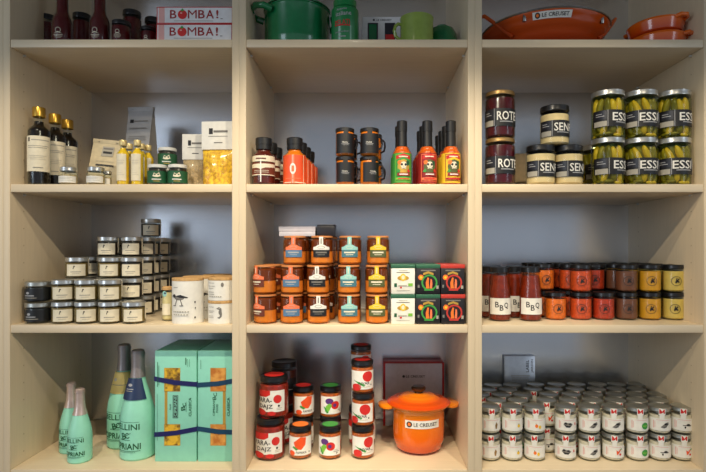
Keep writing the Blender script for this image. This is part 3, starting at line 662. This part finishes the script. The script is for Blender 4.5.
lab = lambda dx: [(R(-.031 + dx, .008, .031 + dx, .062), 'black_paper'), (R(-.0065 + dx, .058, .0065 + dx, .078), 'black_paper'), (T('Chutney', dx - .002, .037, .016, .005), 'paper_white'), (R(-.012 + dx, .0325, .010 + dx, .0335), 'paper_grey'), (R(-.009 + dx, .0295, .008 + dx, .0303), 'paper_grey')]
MJ = mugjar(lab(-.011)); MJ2 = mugjar(lab(.010))
g = 'black-lidded mug jars'
for k, (px, y, l, pr, rt, lb) in enumerate((
        (345.2, .04, 0, MJ, .5, 'mug jar of orange sauce, lower left at the front'), (345.0, .04, 1, MJ, .55, 'mug jar of orange sauce, upper left at the front'),
        (369.3, .04, 0, MJ2, .1, 'mug jar of orange sauce, lower right with label turned aside'), (369.5, .04, 1, MJ, .45, 'mug jar of orange sauce, upper right at the front'),
        (348.5, .115, 0, MJ, .3, 'mug jar behind the left stack, lower'), (348.5, .115, 1, MJ, .3, 'mug jar behind the left stack, upper'),
        (373.0, .115, 0, MJ, -.5, 'mug jar behind the right stack, lower'), (373.0, .115, 1, MJ, -.5, 'mug jar behind the right stack, upper'))):
    pr.put((X(px, y), y, z + l * .0789), rt, lb, g)
r = .0262
def hot(bg, border, face):
    c = .045
    lb = [(R(-.045, .006, .045, .088), bg), (R(-.024, .010, .026, .085), border), (R(-.022, .012, .024, .083), bg), (Pg((-.020, .070), (0, .077), (.021, .070), (.022, .080), (0, .086), (-.021, .080)), 'red'), (R(-.012, .0765, .013, .0795), 'paper_cream'),
          (E(.001, .050, .017, .020), face), (E(-.010, .062, .006, .006), 'orange'), (E(.012, .060, .005, .007), 'label_green'), (E(.001, .055, .0085, .009), 'paper_cream'), (E(-.004, .056, .003, .0035), 'ink'), (E(.006, .056, .003, .0035), 'ink'), (Pg((.0, .050), (.002, .050), (.001, .053)), 'ink'), (R(-.005, .0445, .007, .047), 'paper_cream'), (R(-.001, .0445, .0, .047), 'ink'), (R(.003, .0445, .004, .047), 'ink'),
          (Pg((-.018, .036), (-.012, .045), (-.008, .040), (-.010, .034)), 'green'), (Pg((.020, .036), (.014, .045), (.010, .040), (.012, .034)), 'red'), (R(-.016, .025, .018, .033), 'dark_red'), (R(-.010, .0275, .012, .0305), 'paper_white'), (R(-.020, .014, .022, .020), border), (R(-.014, .0155, .016, .0185), 'red')]
    return bottle('hot_sauce_bottle', 'bottle', [(0, 0), (r - .004, 0), (r, .004), (r, .090), (.0205, .103), (.0125, .114), (.0115, .150)], 'sauce_chili',
                  [(0, .003), (r - .005, .003), (r - .0015, .006), (r - .0015, .089), (.019, .102), (.0112, .113), (.0105, .13), (0, .13)],
                  [(.0148, .106), (.0142, .112), (.0135, .145), (.0132, .150), (.0145, .1505), (.0145, .178), (.013, .180), (0, .180)], 'plastic_black', lb, r)
for nm, px, bg, bd, fc, n in (('green', 402, 'green', 'lime', 'gold_print', 2), ('red', 427.3, 'dark_red', 'coral', 'olive_dark', 3), ('yellow', 450.8, 'yellow', 'dark_red', 'olive_dark', 4)):
    H = hot(bg, bd, fc)
    for k in range(n):
        y = .045 + .063 * k
        H.put((X(px, .045) - .002 * k, y, z), math.radians(6) + jit(4), '%s-labelled hot sauce bottle, %s of its row' % (nm, ['front', 'second', 'third', 'rearmost'][k]), 'skull-labelled hot sauce bottles')

# ---- third shelf: amber jars and tins
z = SH[2]; r = .0322; h = .0803
def amber(c1, c2, ink):
    lb = [(R(-.0055, .050, .0055, .0775), c1), (Pg((-.024, .0415), (.024, .0415), (.024, .049), (.016, .051), (.008, .0555), (-.008, .0555), (-.016, .051), (-.024, .049)), c1), (R(-.024, .022, .024, .0415), c2),
          (E(0, .0485, .0095, .004), ink), (E(0, .0485, .0085, .0032), c1), (R(-.015, .0325, .015, .0365), ink), (R(-.010, .0275, .010, .029), ink), (R(-.0012, .058, .0012, .073), ink)]
    p = jar('curd_jar', 'jar', r, h, .006, .0300, 'curd', lb, glass='amber_glass', lid='lid_terracotta', fill=.50, shoulder=.006, neck=.0285)
    p.part('dark_glass_fill', MB().lathe([(0, .0375), (r - .0017, .0375), (r - .0017, h - .013), (.0268, h - .009), (0, h - .009)], 'dark_glass_brown', 28))  # added brown fill imitates the dark look of the empty upper glass
    return p
KINDS = [('orange-and-brown', 'coral', 'brown_ink', 'coral'), ('coral-and-blue', 'coral', 'steel_blue', 'paper_grey'), ('white-and-black', 'paper_white', 'black_paper', 'paper_white'), ('pale-teal', 'teal_light', 'teal_dark', 'teal_light'), ('yellow-and-olive', 'yellow', 'olive_dark', 'yellow')]
AP = [(265.5, -10), (291.8, 2), (318.6, 2), (349.2, 0), (377, 2)]
TOPX = [None, 294.8, 322, 350.2, 378]
LV = ['bottom', 'middle', 'top']
for c, (nm, c1, c2, ink) in enumerate(KINDS):
    A = amber(c1, c2, ink if ink != c1 else ('paper_cream' if c1 != 'paper_white' else 'ink_grey'))
    for l in range(2 if c == 0 else 3):
        px = AP[c][0] if l < 2 else TOPX[c]; y = .044 if l < 2 else .050
        A.put((X(px, y) + (0 if l != 1 else random.uniform(-.002, .002)), y, z + l * (h + .0003)), math.radians(AP[c][1]) + (-.45 if c == 0 else jit(4)), '%s labelled amber jar, %s of the front stack' % (nm, LV[l]), 'amber curd jars')
    for row, y in ((1, .117), (2, .186)):
        nl = (2 if row == 1 else 0) if c == 0 else 3 if c in (1, 2) else (2 if row == 1 else 0)
        for l in range(nl):
            A.put((X(AP[c][0], .044) + (.010 if c < 3 else 0) + .004 * (row - 1), y, z + l * (h + .0003)), jit(10), '%s labelled amber jar, %s row back, %s of its stack' % (nm, ['', 'second', 'third'][row], LV[l]), 'amber curd jars')
zz = z + 3 * (h + .0003)
fb = Proto('flat_box', 'box'); x0, x1 = X(283, .16), X(317.5, .16)
fb.part('base', MB().box((x0, .092, 0), (x1, .215, .014), 'box_grey', .001)); fb.part('lid', MB().box((x0 - .001, .091, .0145), (x1 + .001, .216, .028), 'box_grey', .001))
fb.put((0, 0, zz), 0, 'flat pale grey box lying on top of the amber jars')
db = Proto('small_box', 'box'); x0, x1 = X(319, .15), X(336, .15)
db.part('tray', MB().box((x0, .092, 0), (x1, .17, .030), 'box_dark', .0015)); db.part('sleeve', MB().box((x0 - .001, .098, .0302), (x1 + .001, .165, .034), 'box_dark', .001))
db.put((0, 0, zz), 0, 'small black box beside the flat grey box on amber jars')
def tin(kind):
    p = Proto('spice_tin', 'tin'); wd, d, h = .0655, .0655, .0815; y0 = -d / 2
    body = {'w': 'tin_white', 'g': 'tin_black', 'r': 'tin_black'}[kind]
    p.part('body', MB().box((-wd / 2, y0, 0), (wd / 2, d / 2, h - .009), body, .003))
    p.part('lid', MB().box((-wd / 2 - .0006, y0 - .0006, h - .011), (wd / 2 + .0006, d / 2 + .0006, h), {'w': 'tin_lid_green', 'g': 'tin_lid_green', 'r': 'tin_lid_red'}[kind], .0018))
    if kind == 'w':
        pr = [(E(0, .044, .016, .007), 'gold_print'), (E(0, .046, .008, .010), 'yellow'), (E(0, .046, .0045, .006), 'paper_cream'), (R(-.018, .0585, .018, .0605), 'ink_grey'), (R(-.012, .064, .012, .0652), 'ink_soft'), (R(-.024, .020, -.017, .030), 'label_green'), (R(-.013, .022, .010, .025), 'ink_soft'), (E(-.006, .0185, .003, .0025), 'red'), (R(.014, .022, .026, .030), 'lime'), (R(-.018, .010, .018, .0112), 'ink_soft')]
    else:
        a = 'green' if kind == 'g' else 'tin_lid_red'
        pr = [(R(-.020, .063, .020, .0665), 'ink_grey'), (Pg((-.014, .052), (0, .057), (.014, .052), (.014, .058), (0, .063), (-.014, .058)), 'gold_print'), (E(-.020, .046, .0075, .0075), 'orange'), (E(-.020, .046, .0035, .0035), 'yellow'), (Ring(.003, .032, .022, .0045), a), (R(-.020, .008, .026, .0115), 'black_paper'),
              (Pg((-.006, .016), (-.007, .032), (-.002, .046), (.002, .045), (.001, .030), (.003, .016)), 'orange'), (Pg((.004, .016), (.005, .030), (.006, .042), (.010, .040), (.011, .028), (.010, .016)), 'coral'), (R(-.011, .010, .014, .0135), a), (R(.022, .015, .028, .024), 'ink_soft'), (R(-.029, .018, -.024, .026), 'ink_grey')]
    p.part('printed_front', MB().prints(pr, flat(y0)))
    return p
for kind, px, nm in (('w', 403.2, 'white spice tin with green lid'), ('g', 428.2, 'black spice tin with green lid'), ('r', 453.2, 'black spice tin with red lid')):
    TN = tin(kind)
    for l in range(2):
        TN.put((X(px, .012), .012 + .034, z + l * .0818), jit(1.5), '%s, %s of its front pair' % (nm, ['lower', 'upper'][l]), 'square spice tins')
        TN.put((X(px, .012) - .0005, .012 + .034 + .07, z + l * .0818), jit(1), '%s, %s of the pair behind' % (nm, ['lower', 'upper'][l]), 'square spice tins')

# ---- bottom shelf: relish jars and the pot
z = SH[3]; r = .0415
def tomato(cx, cz, k): return [(E(cx, cz, .010 * k, .009 * k), 'red'), (Pg((cx - .004 * k, cz + .008 * k), (cx, cz + .006 * k), (cx + .004 * k, cz + .008 * k), (cx, cz + .012 * k)), 'green')]
PAR = jar('tomato_jar', 'jar', r, .117, .016, .0395, 'tomato', [(R(-.055, .020, .055, .080), 'paper_white'), (Pg((-.055, .062), (-.035, .060), (-.018, .066), (0, .062), (.012, .068), (.012, .080), (-.055, .080)), 'red'), (E(.033, .056, .012, .012), 'red'), (E(-.020, .018, .020, .009), 'red'), (E(.016, .016, .012, .006), 'red'),
        (T('PARA-', -.008, .053, .050, .013), 'ink'), (T('DAJZ', -.002, .034, .044, .014), 'ink'), (R(.030, .030, .046, .0312), 'ink_soft'), (R(.030, .026, .044, .0272), 'ink_soft'), (E(.036, .037, .003, .003), 'ink')], sticker='red', shoulder=.010, label_r=r)
PARD = jar('tomato_jar', 'jar', .040, .132, .016, .0385, 'sauce_maroon', [(R(.01, .03, .05, .085), 'black_paper'), (R(.02, .05, .04, .052), 'paper_grey')], shoulder=.010)
g = 'tomato jars by the left panel'
PAR.put((X(270.5, .094), .094, z), math.radians(-14), 'red tomato jar lettered PARA-DAJZ, lower of the front pair', g)
PAR.put((X(274.2, .101), .101, z + .1173), math.radians(-22), 'red tomato jar lettered PARA-DAJZ, upper of the front pair', g)
PAR.put((X(281.5, .205), .212, z), math.radians(20), 'red tomato jar lettered PARA-DAJZ, behind the front pair', g)
PARD.put((X(284.3, .212), .212, z + .1173), 0, 'dark tall jar standing behind the upper tomato jar', g)
r = .0325
def relish(kind):
    w_ = [(R(-.040, .014, .040, .066), 'paper_white')]
    if kind == 'pepper':
        w_ += [(Pg((-.012, .032), (.004, .030), (.016, .044), (.018, .064), (.002, .066), (-.008, .058), (-.018, .050)), 'orange_red'), (E(-.024, .020, .010, .007), 'orange_red'), (Pg((-.010, .028), (-.004, .032), (-.018, .040), (-.022, .036)), 'green'), (T('PAPRIKA', .004, .0225, .030, .0065), 'ink'), (E(.028, .022, .002, .002), 'ink')]
    elif kind == 'eggplant':
        w_ += [(E(-.010, .052, .012, .009), 'purple'), (E(.008, .040, .013, .012), 'red'), (Pg((-.024, .022), (-.014, .018), (-.002, .040), (-.010, .046), (-.020, .038)), 'lime'), (Pg((-.028, .036), (-.022, .034), (-.012, .018), (-.018, .016)), 'green'), (E(.006, .040, .005, .005), 'purple'), (R(.016, .024, .034, .0255), 'ink_grey'), (E(.026, .020, .002, .002), 'ink'), (R(.016, .029, .030, .030), 'ink_soft')]
    else:
        w_ += [(E(.014, .050, .016, .015), 'red'), (E(-.020, .020, .014, .010), 'red'), (Pg((-.030, .040), (-.010, .034), (.006, .026), (.002, .022), (-.014, .030)), 'green'), (T('AJVAR', .002, .030, .034, .010), 'ink'), (R(-.012, .0205, .022, .0215), 'ink_soft'), (E(.024, .026, .002, .002), 'ink')]
    return w_
RP = jar('relish_jar', 'jar', r, .0928, .014, .0318, 'pepper_relish', relish('pepper'), sticker='orange', shoulder=.007)
RE = jar('relish_jar', 'jar', r, .0928, .014, .0318, 'pepper_relish', relish('eggplant'), sticker='green', shoulder=.007)
RA = jar('relish_jar', 'jar', r, .0928, .014, .0318, 'pepper_relish', relish('ajvar'), sticker='red', shoulder=.007)
RP2 = jar('relish_jar', 'jar', r, .0928, .014, .0318, 'pepper_relish', relish('pepper'), sticker='red', shoulder=.007)
g = 'relish jars with fruit labels'
for pr, px, y, l, rt, lb in ((RP, 300.5, .094, 0, 4, 'orange-pepper relish jar at the front'), (RP, 303.0, .168, 0, 14, 'orange-pepper relish jar behind the front one'), (RP2, 303.3, .168, 1, 26, 'orange-pepper relish jar raised on the one behind'),
                             (RE, 330.2, .094, 0, -8, 'aubergine relish jar at the front'), (RE, 330.6, .168, 0, 8, 'aubergine relish jar behind the front one'), (RE, 330.5, .168, 1, 16, 'aubergine relish jar raised on the one behind'),
                             (RA, 362.6, .095, 0, 10, 'tomato relish jar at the bottom of the tall stack'), (RA, 363.2, .095, 1, -14, 'tomato relish jar in the middle of the tall stack'), (RA, 362.2, .095, 2, 6, 'tomato relish jar third up in the tall stack')):
    pr.put((X(px, y), y, z + l * .0931), math.radians(rt), lb, g)
PAR.put((X(362, .19), .193, z), 0, 'red tomato jar at the base behind the tall stack', 'relish jars with fruit labels')
RA.put((X(361.5, .19), .193, z + .1173), 0, 'tomato relish jar second up behind the tall stack', g)
RA.put((X(361, .19), .193, z + .2106), 0, 'tomato relish jar topmost behind the tall stack, lid only showing', g)
pot = Proto('cooking_pot', 'pot'); pr = .0765
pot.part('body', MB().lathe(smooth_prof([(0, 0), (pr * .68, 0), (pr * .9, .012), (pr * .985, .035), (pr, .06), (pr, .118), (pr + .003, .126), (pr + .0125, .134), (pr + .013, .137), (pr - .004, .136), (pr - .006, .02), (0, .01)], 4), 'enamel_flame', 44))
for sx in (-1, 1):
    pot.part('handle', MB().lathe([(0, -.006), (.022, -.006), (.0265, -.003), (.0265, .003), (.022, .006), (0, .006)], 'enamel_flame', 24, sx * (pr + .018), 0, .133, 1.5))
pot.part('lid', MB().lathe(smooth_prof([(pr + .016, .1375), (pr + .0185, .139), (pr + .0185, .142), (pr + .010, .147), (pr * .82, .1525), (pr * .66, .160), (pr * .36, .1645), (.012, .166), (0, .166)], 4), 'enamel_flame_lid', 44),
         ('knob', MB().lathe([(.012, .1655), (.012, .171), (.019, .174), (.0215, .178), (.0215, .183), (.018, .186), (0, .187)], 'knob_metal', 24)))
pot.part('maker_plate', MB().prints([(R(-.052, .083, .052, .106), 'paper_white'), (E(-.039, .0945, .0085, .0085), 'ink'), (E(-.039, .0945, .0048, .0048), 'orange'), (T('LE CREUSET', .009, .0945, .070, .0105), 'ink')], cyl(pr), .0012))
pot.put((X(418.5, .155), .155, z), math.radians(4), 'orange enamel lidded pot on the bottom shelf')
bx = Proto('gift_box', 'box'); bw2, bh2 = .205, .214
bx.part('base', MB().box((-bw2 / 2, .002, 0), (bw2 / 2, .05, bh2), 'box_red', .001)); bx.part('sleeve', MB().box((-bw2 / 2 + .007, -.0015, .002), (bw2 / 2 - .007, .002, bh2 - .003), 'box_grey', .0006),
         ('printed_text', MB().prints([(E(-.034, .168, .0045, .0045), 'ink'), (T('LE CREUSET', .006, .168, .064, .008), 'ink')], flat(-.0015))))
bx.put((X(414, .335), .345, z), 0, 'grey gift box with red edges behind the orange pot')

# ================================================================== RIGHT BOOKCASE
# ---- top shelf
z = SH[0]
wk = Proto('wok', 'pan'); wr_ = .19
wk.part('body', MB().lathe(smooth_prof([(0, .0), (.078, .0), (.108, .014), (.150, .046), (.176, .072), (.189, .094), (.1865, .0945), (.172, .073), (.146, .048), (.1, .018), (0, .006)], 4), 'enamel_wok', 56))
wk.part('rim', MB().lathe([(.1892, .0925), (.1915, .094), (.1915, .0975), (.188, .0985), (.185, .097), (.1855, .0945)], 'steel', 56))
for sx in (-1, 1):
    wk.part('handle', MB().tube([(sx * .128, -.092, .050), (sx * .150, -.084, .068), (sx * .178, -.070, .100), (sx * .200, -.052, .126), (sx * .206, -.03, .131), (sx * .207, .0, .131), (sx * .206, .03, .131), (sx * .200, .052, .126), (sx * .178, .070, .100), (sx * .150, .084, .068), (sx * .128, .092, .050)], .0056, 'enamel_wok', 10))
    wk.part('rim_clip', MB().box((sx * .112 - .004, -.148, .072), (sx * .112 + .004, -.138, .098), 'steel', .001))
def wokr(zz): return .1535 + (zz - .048) * 1.0 if zz < .07 else .176 + (zz - .07) * .58
wk.part('maker_plate', MB().prints([(R(-.097, .071, .007, .088), 'paper_white'), (E(-.084, .0795, .007, .007), 'ink'), (E(-.084, .0795, .0038, .0038), 'orange'), (T('LE CREUSET', -.036, .0795, .072, .009), 'ink')], cyl(.182, wokr), .0025))
wk.put((X(544, .2), .205, z), math.radians(3), 'wide orange enamel wok with steel rim')
def gratin(r=.074):
    p = Proto('gratin_dish', 'dish')
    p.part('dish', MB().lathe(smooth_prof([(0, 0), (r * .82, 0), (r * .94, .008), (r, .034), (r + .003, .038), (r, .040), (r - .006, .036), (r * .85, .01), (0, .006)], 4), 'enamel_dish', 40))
    for a in (math.radians(-24), math.radians(156)):
        p.part('handle', MB().tube([((r - .003) * math.cos(a - .30), (r - .003) * math.sin(a - .30), .035), ((r + .009) * math.cos(a - .20), (r + .009) * math.sin(a - .20), .038), ((r + .013) * math.cos(a), (r + .013) * math.sin(a), .039), ((r + .009) * math.cos(a + .20), (r + .009) * math.sin(a + .20), .038), ((r - .003) * math.cos(a + .30), (r - .003) * math.sin(a + .30), .035)], .0062, 'enamel_dish', 10))
    return p
GD = gratin()
GD.put((X(657, .105), .105, z), math.radians(-14), 'orange gratin dish with lug handles, lower of two', 'orange gratin dishes')
GD.put((X(656, .105), .105, z + .0408), (0, math.radians(-2.5), math.radians(-34)), 'orange gratin dish with lug handles, upper of two', 'orange gratin dishes')
# ---- second shelf: red cabbage, mustard, gherkins
z = SH[1]
def black_label(r, word, dx, z0, z1, art=False):
    h = z1 - z0
    a = [(R(-r * 1.45, z0, r * 1.45, z1), 'black_paper'), (R(-r * 1.35, z0 + h * .02, -r * .52, z0 + h * .34), 'ink_soft'), (R(-r * 1.35, z0 + h * .46, -r * .52, z1 - h * .06), 'box_dark'), (R(-r * 1.2, z0 + h * .62, -r * .66, z0 + h * .66), 'paper_grey'), (R(-r * 1.2, z0 + h * .75, -r * .8, z0 + h * .79), 'paper_grey'), (R(-r * .47, z0, -r * .44, z1), 'paper_grey'),
         (T(word, dx + r * .16 * len(word) - r * .30, z0 + h * .58, r * .36 * len(word), h * .50), 'paper_white'), (R(dx - r * .2, z0 + h * .22, dx + r * .75, z0 + h * .27), 'paper_grey')]
    if art: a += [(Pg((r * .86, z0 + h * .95), (r * 1.0, z0 + h * .9), (r * 1.22, z0 + h * .3), (r * 1.2, z0 + h * .05), (r * 1.05, z0 + h * .12), (r * .88, z0 + h * .6)), 'paper_grey')]
    return a
r = .0412
RO = jar('cabbage_jar', 'jar', r, .1292, .012, .0400, 'beet', black_label(r, 'ROTE', .004, .030, .078), lid='lid_gold', shoulder=.010)
for l in range(2): RO.put((X(500, .048), .048, z + l * .1295), math.radians(-4 - 5 * l), 'red cabbage jar lettered ROTE, %s of two' % ['lower', 'upper'][l], 'red cabbage jars')
r = .0392
SE = jar('mustard_jar', 'jar', r, .110, .016, .0388, 'mustard_cream', black_label(r, 'SENF', .002, .022, .066), shoulder=.010, fill=.9)
SE.put((X(540.5, .046), .046, z), math.radians(0), 'mustard jar lettered SENF, lower left of three', 'mustard jars')
SE.put((X(568.2, .050), .050, z), math.radians(4), 'mustard jar lettered SENF, lower right of three', 'mustard jars')
SE.put((X(554.5, .05), .050, z + .1103), math.radians(-2), 'mustard jar lettered SENF, on top of the other two', 'mustard jars')
r = .0438
def gherkin_jar(dx, seed, art):
    rnd = random.Random(seed); p = Proto('gherkin_jar', 'jar'); h = .1302
    p.part('glass', MB().lathe(smooth_prof([(0, .0005), (r - .005, 0), (r - .001, .0025), (r, .005), (r, h - .026), (.0405, h - .015), (.0405, h - .002)]), 'olive_glass', 32))
    p.part('brine', MB().lathe([(0, .003), (r - .018, .003), (r - .015, .008), (r - .015, h - .024), (0, h - .024)], 'brine', 24))
    gm = MB()
    for row, (z0, n, off) in enumerate(((.030, 11, 0), (.083, 11, .3), (.0075, 9, .1))):
        for k in range(n):
            a = 2 * PI * (k + off) / n + rnd.uniform(-.1, .1); L_ = rnd.uniform(.024, .029) if row < 2 else .0095; rad = rnd.uniform(.0088, .0108); rc_ = r - .0025 - rad
            rt = Matrix.Rotation(a, 3, 'Z') @ Matrix.Rotation(rnd.uniform(-.45, .45), 3, 'X')
            if row == 2: rt = Matrix.Rotation(a, 3, 'Z') @ Matrix.Rotation(PI / 2, 3, 'X'); rad = .0052; L_ = .013; rc_ = r - .004 - rad
            gm.blob((rc_ * math.cos(a), rc_ * math.sin(a), z0 + rnd.uniform(-.003, .003) + (0 if row == 2 else 0)), (rad, rad, L_), rnd.choice(['gherkin', 'gherkin', 'gherkin_yellow']), rt)
    p.part('gherkins', gm)
    p.part('lid', lid_mb(.0432, h - .015, h, 'lid_silver', None, 32))
    p.part('label', MB().prints(black_label(r, 'ESSIG', dx, .028, .073, art), cyl(r)))
    return p
g = 'gherkin jars with silver lids'
G1 = gherkin_jar(.009, 1, False); G2 = gherkin_jar(0, 2, True)
for c, px in enumerate((607.8, 640.6, 673.4)):
    for l in range(2):
        gj = G1 if c == 0 or (c == 2 and l) else G2
        gj.put((X(px, .05), .05, z + l * .1305), math.radians([[6, 2], [-6, -8], [-10, 0]][c][l]), 'gherkin jar lettered ESSIG, %s stack from left, %s' % (ORD[c], ['lower', 'upper'][l]), g)
for c, px in enumerate((596, 627.5, 658)):
    G2.put((X(px, .15), .15, z), .3, 'gherkin jar standing behind the %s front stack' % ORD[c], g)
cb = Proto('carton', 'box'); cb.part('box', MB().box((-.07, -.05, 0), (.07, .05, .135), 'reflection_beige', .001)); cb.part('flap', MB().box((-.07, -.05, .1352), (.07, -.001, .137), 'reflection_beige')); cb.part('flap', MB().box((-.07, .001, .1352), (.07, .05, .137), 'reflection_beige'))  # added box, its beige stands in for a reflection on the back panel
cb.put((X(531, .34), .350, z), 0, 'plain beige carton added for a reflection behind the cabbage and mustard jars')
# ---- third shelf: barbecue sauces and spreads
z = SH[2]; r = .0318
BQ = bottle('barbecue_bottle', 'bottle', [(0, 0), (r - .004, 0), (r, .004), (r, .066), (r * .97, .085), (.0268, .115), (.0245, .132), (.0245, .142)], 'bbq',
            [(0, .003), (r - .005, .003), (r - .0018, .006), (r - .0018, .066), (r * .96 - .0018, .085), (.025, .115), (.0228, .13), (0, .13)],
            [(.0262, .138), (.0272, .139), (.0272, .152), (.0255, .1535), (0, .1535)], 'lid_black',
            [(R(-.036, .020, .036, .066), 'paper_white'), (T('B', -.0125, .048, .0105, .016), 'ink'), (T('B', .0, .039, .0105, .016), 'ink'), (T('Q', .0135, .045, .0125, .018), 'ink')], r)
g = 'barbecue sauce bottles'
for px, y, rt, lb in ((499.6, .094, -4, 'barbecue bottle lettered BBQ, front left'), (530.5, .094, -6, 'barbecue bottle lettered BBQ, front right'), (488.6, .165, 0, 'barbecue bottle half hidden behind the left panel edge'), (514.5, .165, 10, 'barbecue bottle seen between the front two'), (516, .240, 0, 'barbecue bottle standing third back'), (492, .240, 0, 'barbecue bottle third back on the left')):
    BQ.put((X(px, y), y, z), math.radians(rt), lb, g)
r = .0302; h = .0798
SP = []
stamp = lambda: [(Ring(.004, .033, .0138, .0013), 'ink'), (Pg((.001, .032), (.004, .042), (.006, .041), (.005, .036), (.010, .041), (.012, .039), (.008, .034), (.012, .031), (.010, .028), (.005, .030), (.003, .026), (.001, .027)), 'ink'), (R(-.001, .0295, .013, .0305), 'ink')]
CK = [('orange', 'c_orange'), ('vermilion', 'c_redorange'), ('red', 'c_red'), ('brown', 'c_brown'), ('mustard yellow', 'c_mustard'), ('pale yellow', 'c_pale')]
PXC = [555.5, 580.8, 603.5, 626.4, 649.6, 673.4]
for c, (nm, mt) in enumerate(CK):
    J = jar('spread_jar', 'jar', r, h, .012, .0297, mt, stamp(), shoulder=.007, fill=.9)
    for row in range(4):
        y = .115 + .0635 * row; dx = -.0005 * row - (.012 if c == 0 and row else 0) - (.008 if c == 1 and row else 0)
        for l in range(2):
            if row == 0 and l == 1 and c in (0, 2): continue
            J.put((X(PXC[c], .115) + dx, y, z + l * (h + .0003)), face(.6 + .06 * c, y, .75) + jit(8), '%s spread jar with black lid, %s row, %s' % (nm, ['front', 'second', 'third', 'fourth'][row], ['lower', 'upper'][l]), 'black-lidded spread jars')
# ---- bottom shelf: white-labelled jars in ranks, card behind
z = SH[3]; r = .0296; h = .0752
def mjar(kind):
    a = [(R(-.036, .012, .036, .046), 'paper_white'), (R(-.0065, .040, .0065, .058), 'paper_white'), (Pg((-.0085, .056), (.0085, .056), (.0085, .0735), (-.0085, .0735)), 'paper_white'), (Pg((-.0068, .0600), (-.0038, .0600), (-.0038, .0668), (0, .0615), (.0038, .0668), (.0038, .0600), (.0068, .0600), (.0068, .0722), (.0044, .0722), (0, .0658), (-.0044, .0722), (-.0068, .0722)), 'red'), (R(-.022, .018, -.020, .040), 'pink_print'), (R(-.018, .020, -.0168, .038), 'pink_print'), (R(-.014, .0415, .020, .0425), 'pink_print')]
    if kind == 0: a += [(Pg((.010, .018), (.014, .018), (.017, .030), (.013, .036), (.009, .028)), 'lid_gold')]
    elif kind == 1: a += [(E(.016, .026, .004, .0045), 'yellow'), (R(.015, .029, .0165, .033), 'olive_dark')]
    elif kind == 2: a += [(E(.002, .026, .004, .005), 'orange'), (E(.011, .023, .0035, .005), 'yellow'), (R(.0, .029, .001, .034), 'olive_dark')]
    elif kind == 3: a += [(E(.002, .030, .012, .0045), 'ink_grey'), (Pg((-.008, .028), (-.003, .022), (.007, .022), (.012, .028), (.004, .026)), 'ink'), (E(-.004, .033, .004, .003), 'ink'), (E(.007, .032, .004, .0025), 'ink'), (R(.021, .028, .0245, .035), 'red')]
    elif kind == 4: a += [(Pg((-.004, .022), (.006, .020), (.018, .030), (.017, .037), (.008, .034), (.002, .028)), 'ink_grey'), (E(.010, .031, .005, .003), 'ink'), (Pg((.0, .020), (.012, .023), (.011, .026)), 'ink')]
    elif kind == 5: a += [(E(.013, .026, .0095, .0095), 'green'), (R(.007, .0245, .019, .0275), 'lime')]
    elif kind == 6: a += [(R(-.002, .026, .020, .0285), 'ink_grey'), (E(.012, .029, .005, .003), 'ink'), (E(.004, .022, .002, .003), 'ink')]
    else: a += [(Pg((.006, .020), (.010, .024), (.018, .036), (.014, .036), (.010, .030), (.004, .034)), 'orange_red'), (E(.015, .022, .003, .003), 'red'), (Pg((.014, .034), (.020, .036), (.018, .040)), 'green')]
    return jar('white_label_jar', 'jar', r, h, .012, .0288, 'salt_white', a, lid='lid_pewter', shoulder=.009, neck=.0265, fill=.84, seg=24)
MK = [mjar(k) for k in range(8)]
g = 'white-labelled jars in ranks'
KF = [[0, 1, 2, 3, 4, 7, 5, 6, 7], [0, 1, 2, 3, 4, 4, 5, 4, 6]]
MX = [488.5, 510.8, 533.0, 563.4, 587.1, 610.7, 634.5, 656.6, 678.8]
for c in range(9):
    left = c < 3; n = 6 if c == 0 else 5
    for row in range(n):
        y = .080 + row * (.0572 if left else .0595)
        dx = (-.0 if row % 2 == 0 or row == 5 else -.0305) + (-.0 if left else -.002 * row)
        if left and c == 0 and row in (1, 3): continue
        for l in range(2):
            kk = KF[l][c] if row == 0 else (c + 3 * row + l) % 8
            MK[kk].put((X(MX[c], .092) + dx + (random.uniform(-.0008, .0008)), y, z + l * (h + .0003)), math.radians([8, 5, -2, 0, 8, 0, 10, 4, 6][c]) + face(X(MX[c], .1), .1, .7) + jit(5),
                       'white-labelled jar with red M seal, %s row, %s from left, %s layer' % (['front', 'second', 'third', 'fourth', 'fifth', 'rear'][row], ORD[c - (1 if row in (1, 3) else 0)], ['lower', 'upper'][l]), g)
cd = Proto('card_box', 'box'); cw = .106
cd.part('box', MB().box((-cw / 2, 0, 0), (cw / 2, .012, .226), 'card_gloss', .0008))
cd.part('printed_text', MB().prints([(T('LABEL', .026, .192, .042, .010, PI / 2), 'ink'), (T('JARDIN', .043, .192, .046, .009, PI / 2), 'ink')] + lines(-.030, .035, [.158, .151, .144], 'ink_soft', .002), flat(0)))
cd.put((X(520, .39), .392, z), 0, 'pale upright card box behind the white-labelled jars')
